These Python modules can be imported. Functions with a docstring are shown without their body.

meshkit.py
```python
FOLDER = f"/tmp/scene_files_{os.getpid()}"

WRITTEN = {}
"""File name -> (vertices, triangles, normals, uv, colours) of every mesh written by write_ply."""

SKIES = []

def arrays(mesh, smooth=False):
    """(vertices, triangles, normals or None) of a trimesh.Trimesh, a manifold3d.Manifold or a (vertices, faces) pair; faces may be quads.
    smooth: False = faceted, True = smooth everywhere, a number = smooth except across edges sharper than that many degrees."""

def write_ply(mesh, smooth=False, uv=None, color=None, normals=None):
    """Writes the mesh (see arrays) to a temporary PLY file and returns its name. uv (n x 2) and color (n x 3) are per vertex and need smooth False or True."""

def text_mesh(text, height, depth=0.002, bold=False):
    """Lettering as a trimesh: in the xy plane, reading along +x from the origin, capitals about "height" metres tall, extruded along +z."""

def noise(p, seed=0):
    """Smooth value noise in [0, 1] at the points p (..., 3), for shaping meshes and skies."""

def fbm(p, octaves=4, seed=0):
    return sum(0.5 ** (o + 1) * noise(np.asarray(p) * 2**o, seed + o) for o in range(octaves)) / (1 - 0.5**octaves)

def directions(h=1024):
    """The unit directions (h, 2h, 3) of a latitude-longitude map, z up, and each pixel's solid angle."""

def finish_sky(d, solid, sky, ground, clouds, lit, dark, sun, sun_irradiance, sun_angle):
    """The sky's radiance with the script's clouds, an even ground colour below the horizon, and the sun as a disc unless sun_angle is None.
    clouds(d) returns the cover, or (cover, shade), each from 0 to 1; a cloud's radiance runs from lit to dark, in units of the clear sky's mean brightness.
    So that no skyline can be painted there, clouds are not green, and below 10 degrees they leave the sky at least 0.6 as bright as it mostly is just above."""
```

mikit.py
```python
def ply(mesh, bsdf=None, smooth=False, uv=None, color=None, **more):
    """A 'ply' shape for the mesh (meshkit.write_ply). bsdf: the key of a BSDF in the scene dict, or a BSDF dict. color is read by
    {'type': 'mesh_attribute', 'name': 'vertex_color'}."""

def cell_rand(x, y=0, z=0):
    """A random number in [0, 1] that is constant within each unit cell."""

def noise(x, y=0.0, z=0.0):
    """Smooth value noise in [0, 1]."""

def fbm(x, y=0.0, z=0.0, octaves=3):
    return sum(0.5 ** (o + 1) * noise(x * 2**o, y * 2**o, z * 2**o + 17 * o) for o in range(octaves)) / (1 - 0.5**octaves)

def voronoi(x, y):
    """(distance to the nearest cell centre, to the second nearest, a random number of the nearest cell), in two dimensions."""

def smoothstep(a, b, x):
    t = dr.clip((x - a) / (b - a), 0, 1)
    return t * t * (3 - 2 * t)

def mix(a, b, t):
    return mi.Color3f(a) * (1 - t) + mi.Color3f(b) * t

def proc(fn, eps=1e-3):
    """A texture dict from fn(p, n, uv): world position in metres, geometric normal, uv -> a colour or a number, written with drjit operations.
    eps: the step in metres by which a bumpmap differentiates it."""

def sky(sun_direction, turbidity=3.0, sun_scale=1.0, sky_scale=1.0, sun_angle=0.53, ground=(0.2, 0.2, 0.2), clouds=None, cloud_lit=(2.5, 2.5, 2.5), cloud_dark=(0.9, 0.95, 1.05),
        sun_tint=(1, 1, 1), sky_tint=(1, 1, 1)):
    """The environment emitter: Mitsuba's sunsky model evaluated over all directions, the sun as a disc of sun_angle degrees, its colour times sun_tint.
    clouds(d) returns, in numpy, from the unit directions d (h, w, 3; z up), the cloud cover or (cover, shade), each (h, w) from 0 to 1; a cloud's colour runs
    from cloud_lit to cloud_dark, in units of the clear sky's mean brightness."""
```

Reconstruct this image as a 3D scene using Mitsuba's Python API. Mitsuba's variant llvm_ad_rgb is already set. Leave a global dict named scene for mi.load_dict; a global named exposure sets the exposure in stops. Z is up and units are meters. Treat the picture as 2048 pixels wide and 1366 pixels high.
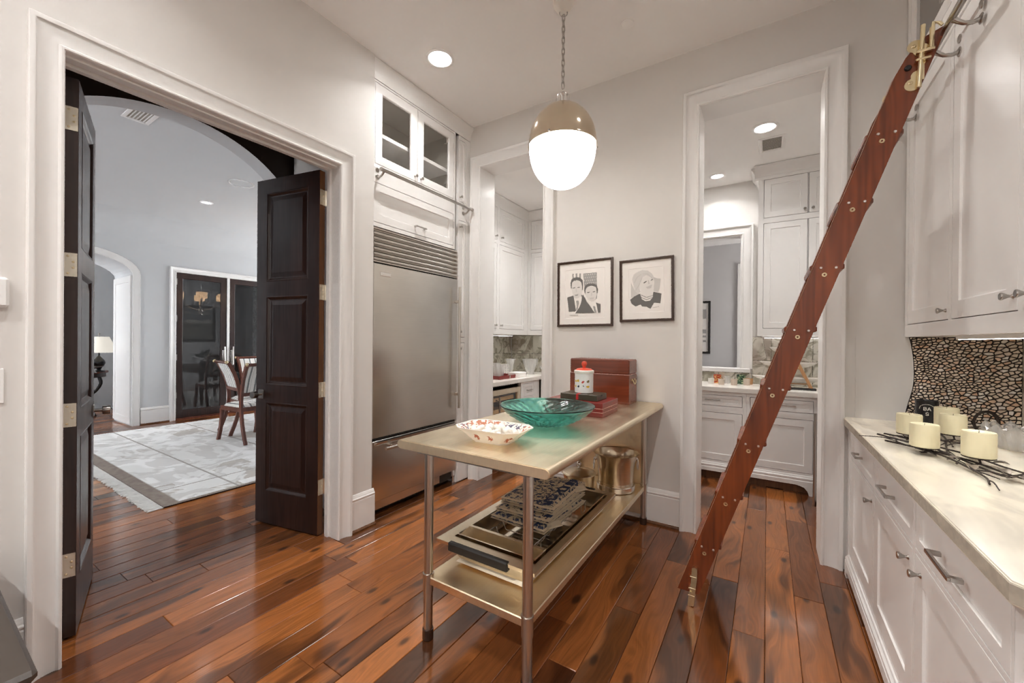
import math
import numpy as np
import trimesh
import drjit as dr
import mitsuba as mi
import mikit
import meshkit
from mikit import proc, noise, fbm, voronoi, cell_rand, smoothstep, mix
from scipy.spatial import ConvexHull, Voronoi
from shapely import Polygon, box as sbox

rng = np.random.default_rng(11)
scene, labels = {}, {}

# ------------------------------------------------------------------ camera, lights, exposure
exposure = -0.2
EYE = 1.355
scene['camera'] = dict(type='perspective', fov=103.811, fov_axis='x', near_clip=0.05, far_clip=60.0,
    to_world=mi.ScalarTransform4f(np.array([[-0.8432, -0.0089, -0.5375, 0], [-0.5375, -0.0026, 0.8432, 0], [-0.0089, 1.0, -0.0026, EYE], [0, 0, 0, 1]])))
WARM = np.array([1.0, 0.985, 0.965])
SPOT_SHARE = 0.76           # part of a lamp's light that its reflector throws down as a beam
CAN_POWER = 400.0           # radiance of a recessed ceiling lamp
GLOBE_POWER = 9.5           # radiance of the pendant's lit glass
COOL = np.array([0.95, 0.985, 1.02])
DAY_POWER = 10.0             # radiance of the dining room's daylit window panes
UNDER_POWER = 14.0           # under-cabinet strips

# ------------------------------------------------------------------ helpers
def key_for(name):
    if name not in scene and name not in labels:
        return name
    k = 1
    while f'{name}_{k:03d}' in scene or f'{name}_{k:03d}' in labels:
        k += 1
    return f'{name}_{k:03d}'

def obj(name, mesh, bsdf, parent=None, smooth=False, label=None, **more):
    key = key_for(f'{parent}__{name}' if parent else name)
    scene[key] = mikit.ply(mesh, bsdf, smooth, **more)
    if label:
        labels[key] = {'label': label}
    return key

def thing(name, label, cat, group=None):
    key = key_for(name)
    labels[key] = {'label': label, 'category': cat}
    if group:
        labels[key]['group'] = group
    return key

def tag(key, label, cat, group=None):
    labels[key] = {'label': label, 'category': cat}
    if group:
        labels[key]['group'] = group
    return key

def struct(name, mesh, bsdf, parent=None, smooth=False, label=None, **more):
    key = obj(name, mesh, bsdf, parent, smooth, **more)
    if not parent:
        labels[key] = {'kind': 'structure'}
        if label:
            labels[key]['label'] = label
    return key

TM = trimesh.Trimesh
def M(v, f):
    f = np.asarray(f, int)
    if f.shape[1] == 4:
        f = np.vstack([f[:, [0, 1, 2]], f[:, [0, 2, 3]]])
    return TM(np.asarray(v, float), f, process=False)

def cat(*ms):
    out = []
    for m in ms:
        out += list(m) if isinstance(m, (list, tuple)) else [m]
    return trimesh.util.concatenate(out)

def fr(o, ux, uy, uz):
    T = np.eye(4)
    T[:3, 0], T[:3, 1], T[:3, 2], T[:3, 3] = ux, uy, uz, o
    return T

def tf(m, T):
    m = m.copy()
    m.apply_transform(T)
    return m

def mv(m, x=0, y=0, z=0, rz=0.0, s=None):
    m = m.copy()
    if s is not None:
        m.vertices = m.vertices * np.asarray(s)
    if rz:
        m.apply_transform(trimesh.transformations.rotation_matrix(rz, [0, 0, 1]))
    m.vertices = m.vertices + np.array([x, y, z])
    return m

X3, Y3, Z3 = np.eye(3)
def F_left(x, y, z):   # a face that looks to +x; local x runs along +y
    return fr([x, y, z], Y3, Z3, X3)
def F_right(x, y, z):  # looks to -x; local x runs along -y
    return fr([x, y, z], -Y3, Z3, -X3)
def F_back(x, y, z):   # looks to -y; local x runs along +x
    return fr([x, y, z], X3, Z3, -Y3)
def F_front(x, y, z):  # looks to +y; local x runs along -x
    return fr([x, y, z], -X3, Z3, Y3)

def bx(x0, x1, y0, y1, z0, z1, b=0.0):
    if b <= 0:
        m = trimesh.creation.box(extents=[abs(x1 - x0), abs(y1 - y0), abs(z1 - z0)])
        m.vertices = m.vertices + [(x0 + x1) / 2, (y0 + y1) / 2, (z0 + z1) / 2]
        return m
    c = np.array([(x0 + x1) / 2, (y0 + y1) / 2, (z0 + z1) / 2])
    h = np.array([abs(x1 - x0), abs(y1 - y0), abs(z1 - z0)]) / 2
    b = min(b, h.min() * 0.9)
    P = [[sx * (h[0] - (0 if k == 0 else b)), sy * (h[1] - (0 if k == 1 else b)), sz * (h[2] - (0 if k == 2 else b))]
         for sx in (-1, 1) for sy in (-1, 1) for sz in (-1, 1) for k in range(3)]
    return hull(np.array(P) + c)

def hull(P):
    P = np.asarray(P, float)
    H = ConvexHull(P)
    f = H.simplices.copy()
    n = np.cross(P[f[:, 1]] - P[f[:, 0]], P[f[:, 2]] - P[f[:, 0]])
    flip = (n * H.equations[:, :3]).sum(1) < 0
    f[flip] = f[flip][:, ::-1]
    return TM(P, f, process=False)

def rings(w, h, prof, fill=True, back=False, mat=None):
    """Concentric rectangles in the local xy plane (0..w, 0..h): prof lists (inset, height)."""
    V, Fs = [], []
    for i, z in prof:
        V += [[i, i, z], [w - i, i, z], [w - i, h - i, z], [i, h - i, z]]
    for k in range(len(prof) - 1):
        a, b = 4 * k, 4 * k + 4
        for j in range(4):
            Fs.append([a + j, a + (j + 1) % 4, b + (j + 1) % 4, b + j])
    e = 4 * (len(prof) - 1)
    if fill:
        Fs.append([e, e + 1, e + 2, e + 3])
    if back:
        Fs.append([3, 2, 1, 0])
    return M(V, Fs)

def lathe(prof, n=32, cx=0, cy=0, cz=0):
    a = np.arange(n) * 2 * np.pi / n
    prof = np.asarray(prof, float)
    V = np.stack([prof[:, 0][:, None] * np.cos(a), prof[:, 0][:, None] * np.sin(a), np.repeat(prof[:, 1][:, None], n, 1)], -1).reshape(-1, 3)
    Fs = []
    for i in range(len(prof) - 1):
        for j in range(n):
            Fs.append([i * n + j, i * n + (j + 1) % n, (i + 1) * n + (j + 1) % n, (i + 1) * n + j])
    m = M(V + [cx, cy, cz], Fs)
    m.update_faces(m.area_faces > 1e-14)
    return m

def smoothp(pts, k=4):
    """A rounded profile through the points (Catmull-Rom)."""
    p = np.asarray(pts, float)
    q = np.vstack([2 * p[0] - p[1], p, 2 * p[-1] - p[-2]])
    out = []
    for i in range(1, len(q) - 2):
        for t in np.linspace(0, 1, k, endpoint=False):
            out.append(0.5 * (2 * q[i] + (q[i + 1] - q[i - 1]) * t + (2 * q[i - 1] - 5 * q[i] + 4 * q[i + 1] - q[i + 2]) * t * t
                              + (3 * q[i] - q[i - 1] - 3 * q[i + 1] + q[i + 2]) * t ** 3))
    out.append(q[-2])
    return np.array(out)

def tube(pts, r, n=8, cap=True):
    p = np.asarray(pts, float)
    r = np.broadcast_to(r, len(p))
    t = np.gradient(p, axis=0)
    t /= np.linalg.norm(t, axis=1, keepdims=True) + 1e-12
    a = np.cross(t[0], [0, 0, 1] if abs(t[0][2]) < 0.9 else [1, 0, 0])
    a /= np.linalg.norm(a)
    V = []
    ang = np.arange(n) * 2 * np.pi / n
    for i in range(len(p)):
        a = a - t[i] * (a @ t[i])
        a /= np.linalg.norm(a) + 1e-12
        b = np.cross(t[i], a)
        V += [p[i] + r[i] * (np.cos(x) * a + np.sin(x) * b) for x in ang]
    Fs = [[i * n + j, i * n + (j + 1) % n, (i + 1) * n + (j + 1) % n, (i + 1) * n + j] for i in range(len(p) - 1) for j in range(n)]
    T = [list(f[:3]) for f in Fs] + [[f[0], f[2], f[3]] for f in Fs]
    if cap:
        e = (len(p) - 1) * n
        T += [[0, j + 1, j] for j in range(1, n - 1)] + [[e, e + j, e + j + 1] for j in range(1, n - 1)]
    return M(V, T)

def sweep(path, prof, T, closed=False):
    """Profile (offset to the left of the path, height above the plane) along a flat path with mitred corners; T places the plane."""
    P = np.asarray(path, float)
    n = len(P)
    d = np.diff(np.vstack([P, P[:1]]), axis=0)
    d /= np.linalg.norm(d, axis=1, keepdims=True) + 1e-12
    nl = np.stack([-d[:, 1], d[:, 0]], 1)
    V = []
    for i in range(n):
        if closed:
            a, b = nl[i - 1], nl[i]
        else:
            a, b = nl[max(i - 1, 0)], nl[min(i, n - 2)]
        m = (a + b) / (1 + a @ b)
        V += [[P[i][0] + m[0] * o, P[i][1] + m[1] * o, z] for o, z in prof]
    k = len(prof)
    Fs = []
    for i in range(n if closed else n - 1):
        a, b = i * k, ((i + 1) % n) * k
        for j in range(k - 1):
            Fs.append([a + j, b + j, b + j + 1, a + j + 1])
    m = M(V, Fs)
    if not closed:
        T3 = [[0, j, j + 1] for j in range(1, k - 1)] + [[(n - 1) * k, (n - 1) * k + j + 1, (n - 1) * k + j] for j in range(1, k - 1)]
        m = TM(m.vertices, np.vstack([m.faces, T3]), process=False)
    m.apply_transform(T)
    return m

def extr(poly, d):
    return cat([trimesh.creation.extrude_polygon(g, d, engine='earcut') for g in getattr(poly, 'geoms', [poly])])

def sph(r, cx, cy, cz, sub=2, s=(1, 1, 1)):
    m = trimesh.creation.icosphere(subdivisions=sub, radius=r)
    m.vertices = m.vertices * np.asarray(s) + [cx, cy, cz]
    return m

# ------------------------------------------------------------------ materials
def c3(r, g, b):
    return {'type': 'rgb', 'value': [r, g, b]}
def pr(name, col, rough=0.5, metal=0.0, spec=0.5, **k):
    col = col if isinstance(col, dict) else c3(*col)
    rough = rough if isinstance(rough, dict) else float(rough)
    scene[name] = {'type': 'twosided', 'bsdf': {'type': 'principled', 'base_color': col, 'roughness': rough, 'metallic': float(metal), 'specular': float(spec), **k}}
    return name

def paint(base, amp=0.02, sc=3.0):
    def fn(p, n, uv):
        t = fbm(p.x * sc + 3.1, p.y * sc, p.z * sc, 3) - 0.5
        return mi.Color3f(*base) * (1 + amp * 2 * t)
    return proc(fn)
pr('m_wall', paint((0.665, 0.645, 0.622)), 0.7, spec=0.3)
pr('m_ceiling', paint((0.84, 0.83, 0.815)), 0.9, spec=0.15)
pr('m_trim', (0.78, 0.77, 0.755), 0.32, spec=0.5)
pr('m_cab', (0.79, 0.78, 0.765), 0.34, spec=0.5)
pr('m_cab_in', (0.42, 0.40, 0.36), 0.6)
pr('m_gap', (0.05, 0.045, 0.04), 0.9, spec=0.1)
pr('m_wall_cool', paint((0.53, 0.54, 0.55)), 0.8, spec=0.2)
pr('m_wall_grey', paint((0.56, 0.55, 0.555)), 0.8, spec=0.2)
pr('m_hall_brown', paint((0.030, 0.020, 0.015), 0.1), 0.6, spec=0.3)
pr('m_chrome', (0.80, 0.79, 0.77), 0.12, 1.0)
pr('m_nickel', (0.44, 0.42, 0.395), 0.16, 1.0)
pr('m_brass', (0.80, 0.68, 0.44), 0.2, 1.0)
pr('m_hinge', (0.80, 0.74, 0.62), 0.32, 1.0)
pr('m_black', (0.012, 0.011, 0.010), 0.45)
pr('m_black_gloss', (0.010, 0.010, 0.011), 0.15)
pr('m_white_plastic', (0.82, 0.82, 0.81), 0.35)
pr('m_paper', (0.84, 0.81, 0.78), 0.8, spec=0.2)
pr('m_pencil_dark', (0.16, 0.155, 0.15), 0.8, spec=0.1)
pr('m_pencil_mid', (0.36, 0.35, 0.34), 0.8, spec=0.1)
pr('m_pencil_light', (0.60, 0.58, 0.56), 0.8, spec=0.1)
pr('m_pencil_skin', (0.72, 0.695, 0.67), 0.8, spec=0.1)
pr('m_pencil_hair', (0.66, 0.64, 0.62), 0.8, spec=0.1)
pr('m_pencil_face', (0.77, 0.745, 0.72), 0.8, spec=0.1)
pr('m_frame', (0.045, 0.026, 0.018), 0.25)

def steel(base, amp, stretch):
    def fn(p, n, uv):
        s = noise(p.x * stretch[0], p.y * stretch[1], p.z * stretch[2])
        b = fbm(p.x * 4, p.y * 4, p.z * 4 + 5, 3)
        return mi.Color3f(*base) * (1 + amp * (s - 0.5) + 0.16 * (b - 0.5))
    return proc(fn)
def rough_smudge(lo, hi, sc=5.0):
    def fn(p, n, uv):
        return lo + (hi - lo) * smoothstep(0.3, 0.7, fbm(p.x * sc, p.y * sc, p.z * sc + 2, 3))
    return proc(fn)
pr('m_table_steel', steel((0.97, 0.83, 0.61), 0.10, (260, 9, 30)), rough_smudge(0.30, 0.46), 1.0)
pr('m_fridge_steel', steel((0.64, 0.61, 0.565), 0.06, (20, 6, 420)), 0.24, 1.0)
pr('m_leg_steel', (0.62, 0.58, 0.53), 0.26, 1.0)
pr('m_pan_steel', steel((0.80, 0.71, 0.56), 0.06, (160, 160, 20)), 0.33, 1.0)
pr('m_pan_mirror', (0.70, 0.62, 0.50), 0.09, 1.0)
pr('m_bucket_steel', steel((0.74, 0.64, 0.49), 0.08, (8, 8, 300)), 0.22, 1.0)
pr('m_dome', (0.80, 0.69, 0.54), 0.09, 1.0)

def plank_fn(p, n, uv):
    k = dr.floor(uv.y / 10)
    v = uv.y - 10 * k
    u = uv.x
    r1, r2, r3 = cell_rand(k, 1), cell_rand(k, 2), cell_rand(k, 3)
    wob = fbm(u * 2.2 + k * 3.7, v * 9 + k * 1.3, 0.0, 3)
    grain = noise(u * 3.0 + k * 5.1, v * 130 + wob * 26, 0.0)
    fine = noise(u * 14, v * 420 + wob * 40, 3.0)
    fig = fbm(u * 1.7 + k * 9.1, v * 11 + k * 2.9 + wob * 2.2, 1.0, 3)
    dark = smoothstep(0.46, 0.70, fig + 0.36 * (r3 - 0.55))
    kd = dr.sqrt(dr.square((u - dr.floor(u / 0.9) * 0.9 - 0.15 - 0.6 * cell_rand(k, dr.floor(u / 0.9), 5)) * 1.0) + dr.square((v - 0.02 - 0.09 * cell_rand(k, dr.floor(u / 0.9), 6)) * 2.2))
    knot = (1 - smoothstep(0.012, 0.05, kd + 0.03 * (wob - 0.5))) * smoothstep(0.45, 0.5, cell_rand(k, dr.floor(u / 0.9), 7))
    base = mix(mi.Color3f(0.095, 0.028, 0.008), mi.Color3f(0.300, 0.102, 0.027), r1)
    col = base * (0.72 + 0.40 * grain + 0.22 * fine)
    col = col * mix((1, 1, 1), (1.25, 1.16, 0.98), smoothstep(0.5, 0.9, fbm(u * 3 + k, v * 24 + wob * 3, 2.0, 2)))
    col = mix(col, col * mi.Color3f(0.22, 0.22, 0.27), 0.85 * dark)
    col = mix(col, mi.Color3f(0.018, 0.008, 0.005), 0.8 * knot)
    return col * (0.85 + 0.3 * r2)
pr('m_plank', proc(plank_fn), 0.13, spec=0.65, clearcoat=0.7, clearcoat_gloss=0.97)
pr('m_subfloor', (0.012, 0.006, 0.004), 0.8, spec=0.1)

def wood_fn(dark, light, axis=2, sc=1.0):
    def fn(p, n, uv):
        a = [p.x, p.y, p.z]
        L = a[axis]
        o = [a[i] for i in range(3) if i != axis]
        w = fbm(L * 1.5 * sc, o[0] * 12 * sc, o[1] * 12 * sc, 3)
        g = noise(L * 2.5 * sc, o[0] * 90 * sc + w * 9, o[1] * 90 * sc + w * 9)
        b = fbm(L * 3 * sc + 7, o[0] * 9 * sc, o[1] * 9 * sc + 3, 3)
        return mix(dark, light, dr.clip(0.15 + 0.55 * g + 0.9 * (b - 0.45), 0, 1))
    return proc(fn)
pr('m_door_wood', wood_fn((0.010, 0.0045, 0.004), (0.034, 0.012, 0.008)), 0.3, spec=0.5, clearcoat=0.35, clearcoat_gloss=0.85)
pr('m_door_edge', wood_fn((0.05, 0.018, 0.006), (0.16, 0.062, 0.018)), 0.35)
pr('m_ladder_wood', wood_fn((0.055, 0.009, 0.002), (0.235, 0.048, 0.008)), 0.24, clearcoat=0.4, clearcoat_gloss=0.93)
pr('m_ladder_edge', wood_fn((0.22, 0.10, 0.045), (0.42, 0.22, 0.12)), 0.35)
pr('m_chest_wood', wood_fn((0.070, 0.014, 0.006), (0.17, 0.034, 0.012), 0), 0.2, clearcoat=0.6, clearcoat_gloss=0.93)
pr('m_chair_wood', wood_fn((0.055, 0.014, 0.008), (0.15, 0.045, 0.024)), 0.25, clearcoat=0.4)
pr('m_bronze_wood', wood_fn((0.018, 0.009, 0.006), (0.05, 0.022, 0.012), 0), 0.3)
pr('m_dark_furniture', wood_fn((0.030, 0.022, 0.017), (0.055, 0.042, 0.034), 0), 0.4)
pr('m_furniture_ledge', (0.20, 0.17, 0.15), 0.4)
pr('m_red_lacquer', (0.17, 0.014, 0.012), 0.14, clearcoat=0.6)
pr('m_red_line', (0.55, 0.30, 0.26), 0.3)
pr('m_box_dark', (0.045, 0.034, 0.020), 0.35)
pr('m_ribbon', (0.42, 0.02, 0.02), 0.4)
pr('m_red_knob', (0.62, 0.07, 0.035), 0.2)
pr('m_honey_wood', wood_fn((0.40, 0.20, 0.085), (0.60, 0.34, 0.16), 2), 0.35)
pr('m_wine_wood', wood_fn((0.42, 0.26, 0.10), (0.60, 0.40, 0.18), 1), 0.35)
pr('m_cab_tan', (0.66, 0.58, 0.46), 0.4)
pr('m_cream_ceramic', (0.80, 0.77, 0.71), 0.22)
pr('m_candle', (0.84, 0.775, 0.53), 0.42, spec=0.4)
pr('m_wick', (0.25, 0.2, 0.14), 0.9)
pr('m_twig', (0.040, 0.030, 0.026), 0.42, 0.5)
pr('m_leaf_metal', (0.30, 0.26, 0.22), 0.4, 0.7)
pr('m_mint', (0.82, 0.79, 0.72), 0.5)

def marble_fn(p, n, uv):
    w = fbm(p.x * 2.0 + 4, p.y * 2.0, p.z * 2.0, 4)
    a = fbm(p.x * 16 + w * 3 + 9, p.y * 3.4 + w * 5, p.z * 9, 4)
    vein = 1 - smoothstep(0.0, 0.10, dr.abs(fbm(p.x * 5 + w * 2, p.y * 1.8, p.z * 4 + 3, 3) - 0.5))
    col = mix((0.84, 0.785, 0.66), (0.66, 0.615, 0.52), smoothstep(0.42, 0.75, a))
    return mix(col, (0.56, 0.53, 0.46), 0.35 * vein)
pr('m_marble', proc(marble_fn), 0.2, spec=0.5)
pr('m_stone_edge', paint((0.40, 0.355, 0.29), 0.3, 40), 0.6)
pr('m_marble_white', paint((0.74, 0.715, 0.67), 0.06, 8), 0.22)
def grout_fn(p, n, uv):
    return mi.Color3f(0.020, 0.015, 0.012) * (0.7 + 0.6 * noise(p.x * 80, p.y * 80, p.z * 80))
pr('m_grout', proc(grout_fn), 0.8, spec=0.2)
MOSAIC = [(0.82, 0.71, 0.58), (0.76, 0.56, 0.41), (0.86, 0.79, 0.69), (0.66, 0.45, 0.31), (0.78, 0.67, 0.55), (0.72, 0.61, 0.50), (0.88, 0.84, 0.78)]
for i, c in enumerate(MOSAIC):
    pr(f'm_mosaic_{i}', paint(c, 0.10, 60), 0.35)
def mirror_fn(s):
    def fn(p, n, uv):
        w = fbm(p.x * 5 + s, p.y * 5, p.z * 5 + s * 2, 3)
        a = fbm(p.x * 14 + w * 6, p.y * 14 + s, p.z * 10 + w * 9, 4)
        b = fbm(p.x * 3 + s * 3, p.y * 3, p.z * 3, 3)
        col = mix((0.74, 0.72, 0.65), (0.36, 0.34, 0.27), smoothstep(0.42, 0.62, a))
        return mix(col, (0.22, 0.16, 0.12), 0.6 * smoothstep(0.60, 0.70, b))
    return proc(fn)
for i in range(3):
    pr(f'm_slate_{i}', mirror_fn(1.7 + 3.1 * i), 0.22, 0.55)
def stripe_fn(p, n, uv):
    t = uv.x - dr.floor(uv.x)
    band = smoothstep(0.36, 0.40, t) * (1 - smoothstep(0.60, 0.64, t))
    thin = smoothstep(0.84, 0.86, t) * (1 - smoothstep(0.89, 0.91, t))
    return mix((0.76, 0.75, 0.72), (0.19, 0.20, 0.20), dr.maximum(band, 0.5 * thin))
pr('m_stripe', proc(stripe_fn), 0.75, sheen=0.3)
def rug_fn(p, n, uv):
    w = fbm(p.x * 1.7, p.y * 1.7, 0.0, 3)
    a = fbm(p.x * 5 + w * 4, p.y * 5 + 7, 1.0, 4)
    fl = smoothstep(0.52, 0.60, fbm(p.x * 9 + w * 6, p.y * 9, 4.0, 3))
    blk = cell_rand(dr.floor(p.x / 0.42), dr.floor(p.y / 0.36))
    col = mix((0.76, 0.76, 0.745), (0.86, 0.86, 0.85), smoothstep(0.4, 0.6, a))
    col = mix(col, (0.40, 0.365, 0.32), 0.75 * smoothstep(0.78, 0.82, blk) * smoothstep(0.46, 0.56, a))
    col = mix(col, (0.43, 0.41, 0.39), 0.40 * fl)
    ln = dr.minimum(dr.minimum(dr.abs(uv.x - 0.55), dr.abs(uv.x - 1.35)), dr.abs(uv.y - 0.45))
    col = mix(mi.Color3f(0.36, 0.34, 0.32), col, smoothstep(0.006, 0.014, ln))
    edge = dr.minimum(uv.x - 0.10, uv.y - 0.035)
    dk = mix((0.20, 0.155, 0.145), (0.30, 0.265, 0.22), fbm(p.x * 30, p.y * 30, 0.0, 2))
    return mix(dk, col, smoothstep(0.0, 0.02, edge))
pr('m_rug', proc(rug_fn), 0.95, spec=0.1, sheen=0.2)
pr('m_fringe', paint((0.70, 0.69, 0.66), 0.2, 40), 0.95, spec=0.1)
def quilt_fn(p, n, uv):
    w = fbm(p.x * 26, p.y * 26, p.z * 26, 3)
    a = fbm(p.x * 58 + w * 9, p.y * 58, p.z * 58 + w * 7, 2)
    b = dr.abs(fbm(p.x * 36 + 9, p.y * 36 + w * 5, p.z * 36, 2) - 0.5)
    col = mix((0.52, 0.44, 0.31), (0.035, 0.045, 0.09), smoothstep(0.50, 0.56, a))
    return mix(col, (0.16, 0.14, 0.13), 0.8 * (1 - smoothstep(0.015, 0.03, b)))
pr('m_quilt', proc(quilt_fn), 0.9, spec=0.1)
pr('m_canvas', paint((0.62, 0.54, 0.41), 0.12, 40), 0.9, spec=0.1)
def navy_fn(p, n, uv):
    w = fbm(p.x * 40, p.y * 40, p.z * 40, 2)
    return mix((0.03, 0.04, 0.08), (0.50, 0.43, 0.32), smoothstep(0.56, 0.62, fbm(p.x * 70 + w * 5, p.y * 70, p.z * 70, 2)))
pr('m_navy_print', proc(navy_fn), 0.9, spec=0.1)

scene['m_pane'] = {'type': 'thindielectric', 'int_ior': 1.5}
scene['m_pane_dark'] = {'type': 'thindielectric', 'int_ior': 1.75}
scene['m_crystal'] = {'type': 'blendbsdf', 'weight': 0.16, 'a': {'type': 'thindielectric', 'int_ior': 1.55}, 'b': {'type': 'twosided', 'bsdf': {'type': 'roughplastic', 'alpha': 0.1, 'diffuse_reflectance': c3(0.86, 0.86, 0.85)}}}
scene['m_teal_glass'] = {'type': 'roughdielectric', 'distribution': 'ggx', 'alpha': 0.02, 'int_ior': 1.5, 'specular_transmittance': c3(0.50, 0.92, 0.91)}

def area(col, power, weight=1.0):
    return {'type': 'area', 'radiance': c3(*(np.asarray(col) * power)), 'sampling_weight': float(weight)}
pr('m_lamp', (0.9, 0.9, 0.88), 0.4)

# ------------------------------------------------------------------ the setting
WT = 0.135
XL, XR, YP, YB, H = -2.44, 1.10, 3.107, -1.9, 3.437     # main room
YP2, YW, HP = 3.335, 5.00, 3.09                           # butler's pantry behind the picture wall
XF, XA, XA2, HD = -8.15, -3.50, -3.68, 3.20               # dining room: far wall, arch wall, ceiling
DO = (0.398, 1.648, 2.520)                                    # double-door opening in the left wall
D1, D2, DH = (-2.350, -1.663), (-0.417, 0.2815), 3.02      # openings in the picture wall

struct('floor', bx(-10.6, 1.4, -4.2, 7.4, -0.08, -0.013), 'm_subfloor', label='dark walnut plank floor running from the room through the doorways')
PW = 0.130
def plank_mesh(x0, y0, y1, k):
    h = [(-0.0003, -0.014), (0.0, -0.0018), (0.0028, 0.0)]
    m = rings(PW - 0.0018, y1 - y0 - 0.0018, h)
    v = m.vertices
    lx, ly = v[:, 0].copy(), v[:, 1].copy()
    m.vertices = np.stack([lx + x0 + 0.0006, ly + y0 + 0.0006, v[:, 2]], 1)
    return m, np.stack([ly + 1.7 * (k % 13), np.clip(lx, 0, PW) + 10.0 * k], 1)
far, far_uv, kk = [], [], 0
x = -10.4
while x < 1.2:
    y = -1.9 - rng.uniform(0, 1.2)
    yend = 4.45 if x > -3.7 else 5.6
    while y < yend:
        L = rng.uniform(0.7, 2.0)
        m, uv = plank_mesh(x, y, min(y + L, yend + 0.6), kk)
        near = (x > -4.4 and y + L > -0.35 and (x > -2.6 or (-0.4 < y + L and y < 2.1)))
        if near:
            obj('plank', m, 'm_plank', 'floor', uv=uv)
        else:
            far.append(m); far_uv.append(uv)
        kk += 1
        y += L
    x += PW
fp = obj('distant_plank', cat(far), 'm_plank', 'floor', uv=np.vstack(far_uv))
labels[fp] = {'kind': 'stuff'}

struct('ceiling', bx(XL - 0.9, XR + 0.1, YB, YP, H, H + 0.1), 'm_ceiling', label='flat warm white ceiling of the main room')
W1, W2 = (D1[0] - 0.012, D1[1] + 0.012), (D2[0] - 0.012, D2[1] + 0.012)
# left wall with the double-door opening
struct('wall_left', cat(bx(XL - WT, XL, YB, DO[0], -0.012, H), bx(XL - WT, XL, DO[1], 1.93, -0.012, H),
                        bx(XL - WT, XL, DO[0], DO[1], DO[2], H), bx(-3.35, XL - WT, 1.90, 1.93, -0.012, H)), 'm_wall', label='white wall around the open double doors')
struct('wall_back', cat(bx(-3.35, W1[0], YP, YP2, -0.012, H), bx(W1[1], W2[0], YP, YP2, -0.012, H), bx(W2[1], XR + 0.1, YP, YP2, -0.012, H),
                        bx(W1[0], W1[1], YP, YP2, DH + 0.012, H), bx(W2[0], W2[1], YP, YP2, DH + 0.012, H)), 'm_wall', label='white wall with two framed portraits between two doorways')
struct('wall_right', bx(XR, XR + 0.1, YB, YP, -0.012, H), 'm_wall')
struct('wall_front', bx(XL - 0.9, XR + 0.1, YB - 0.1, YB, -0.012, H), 'm_wall')
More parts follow.
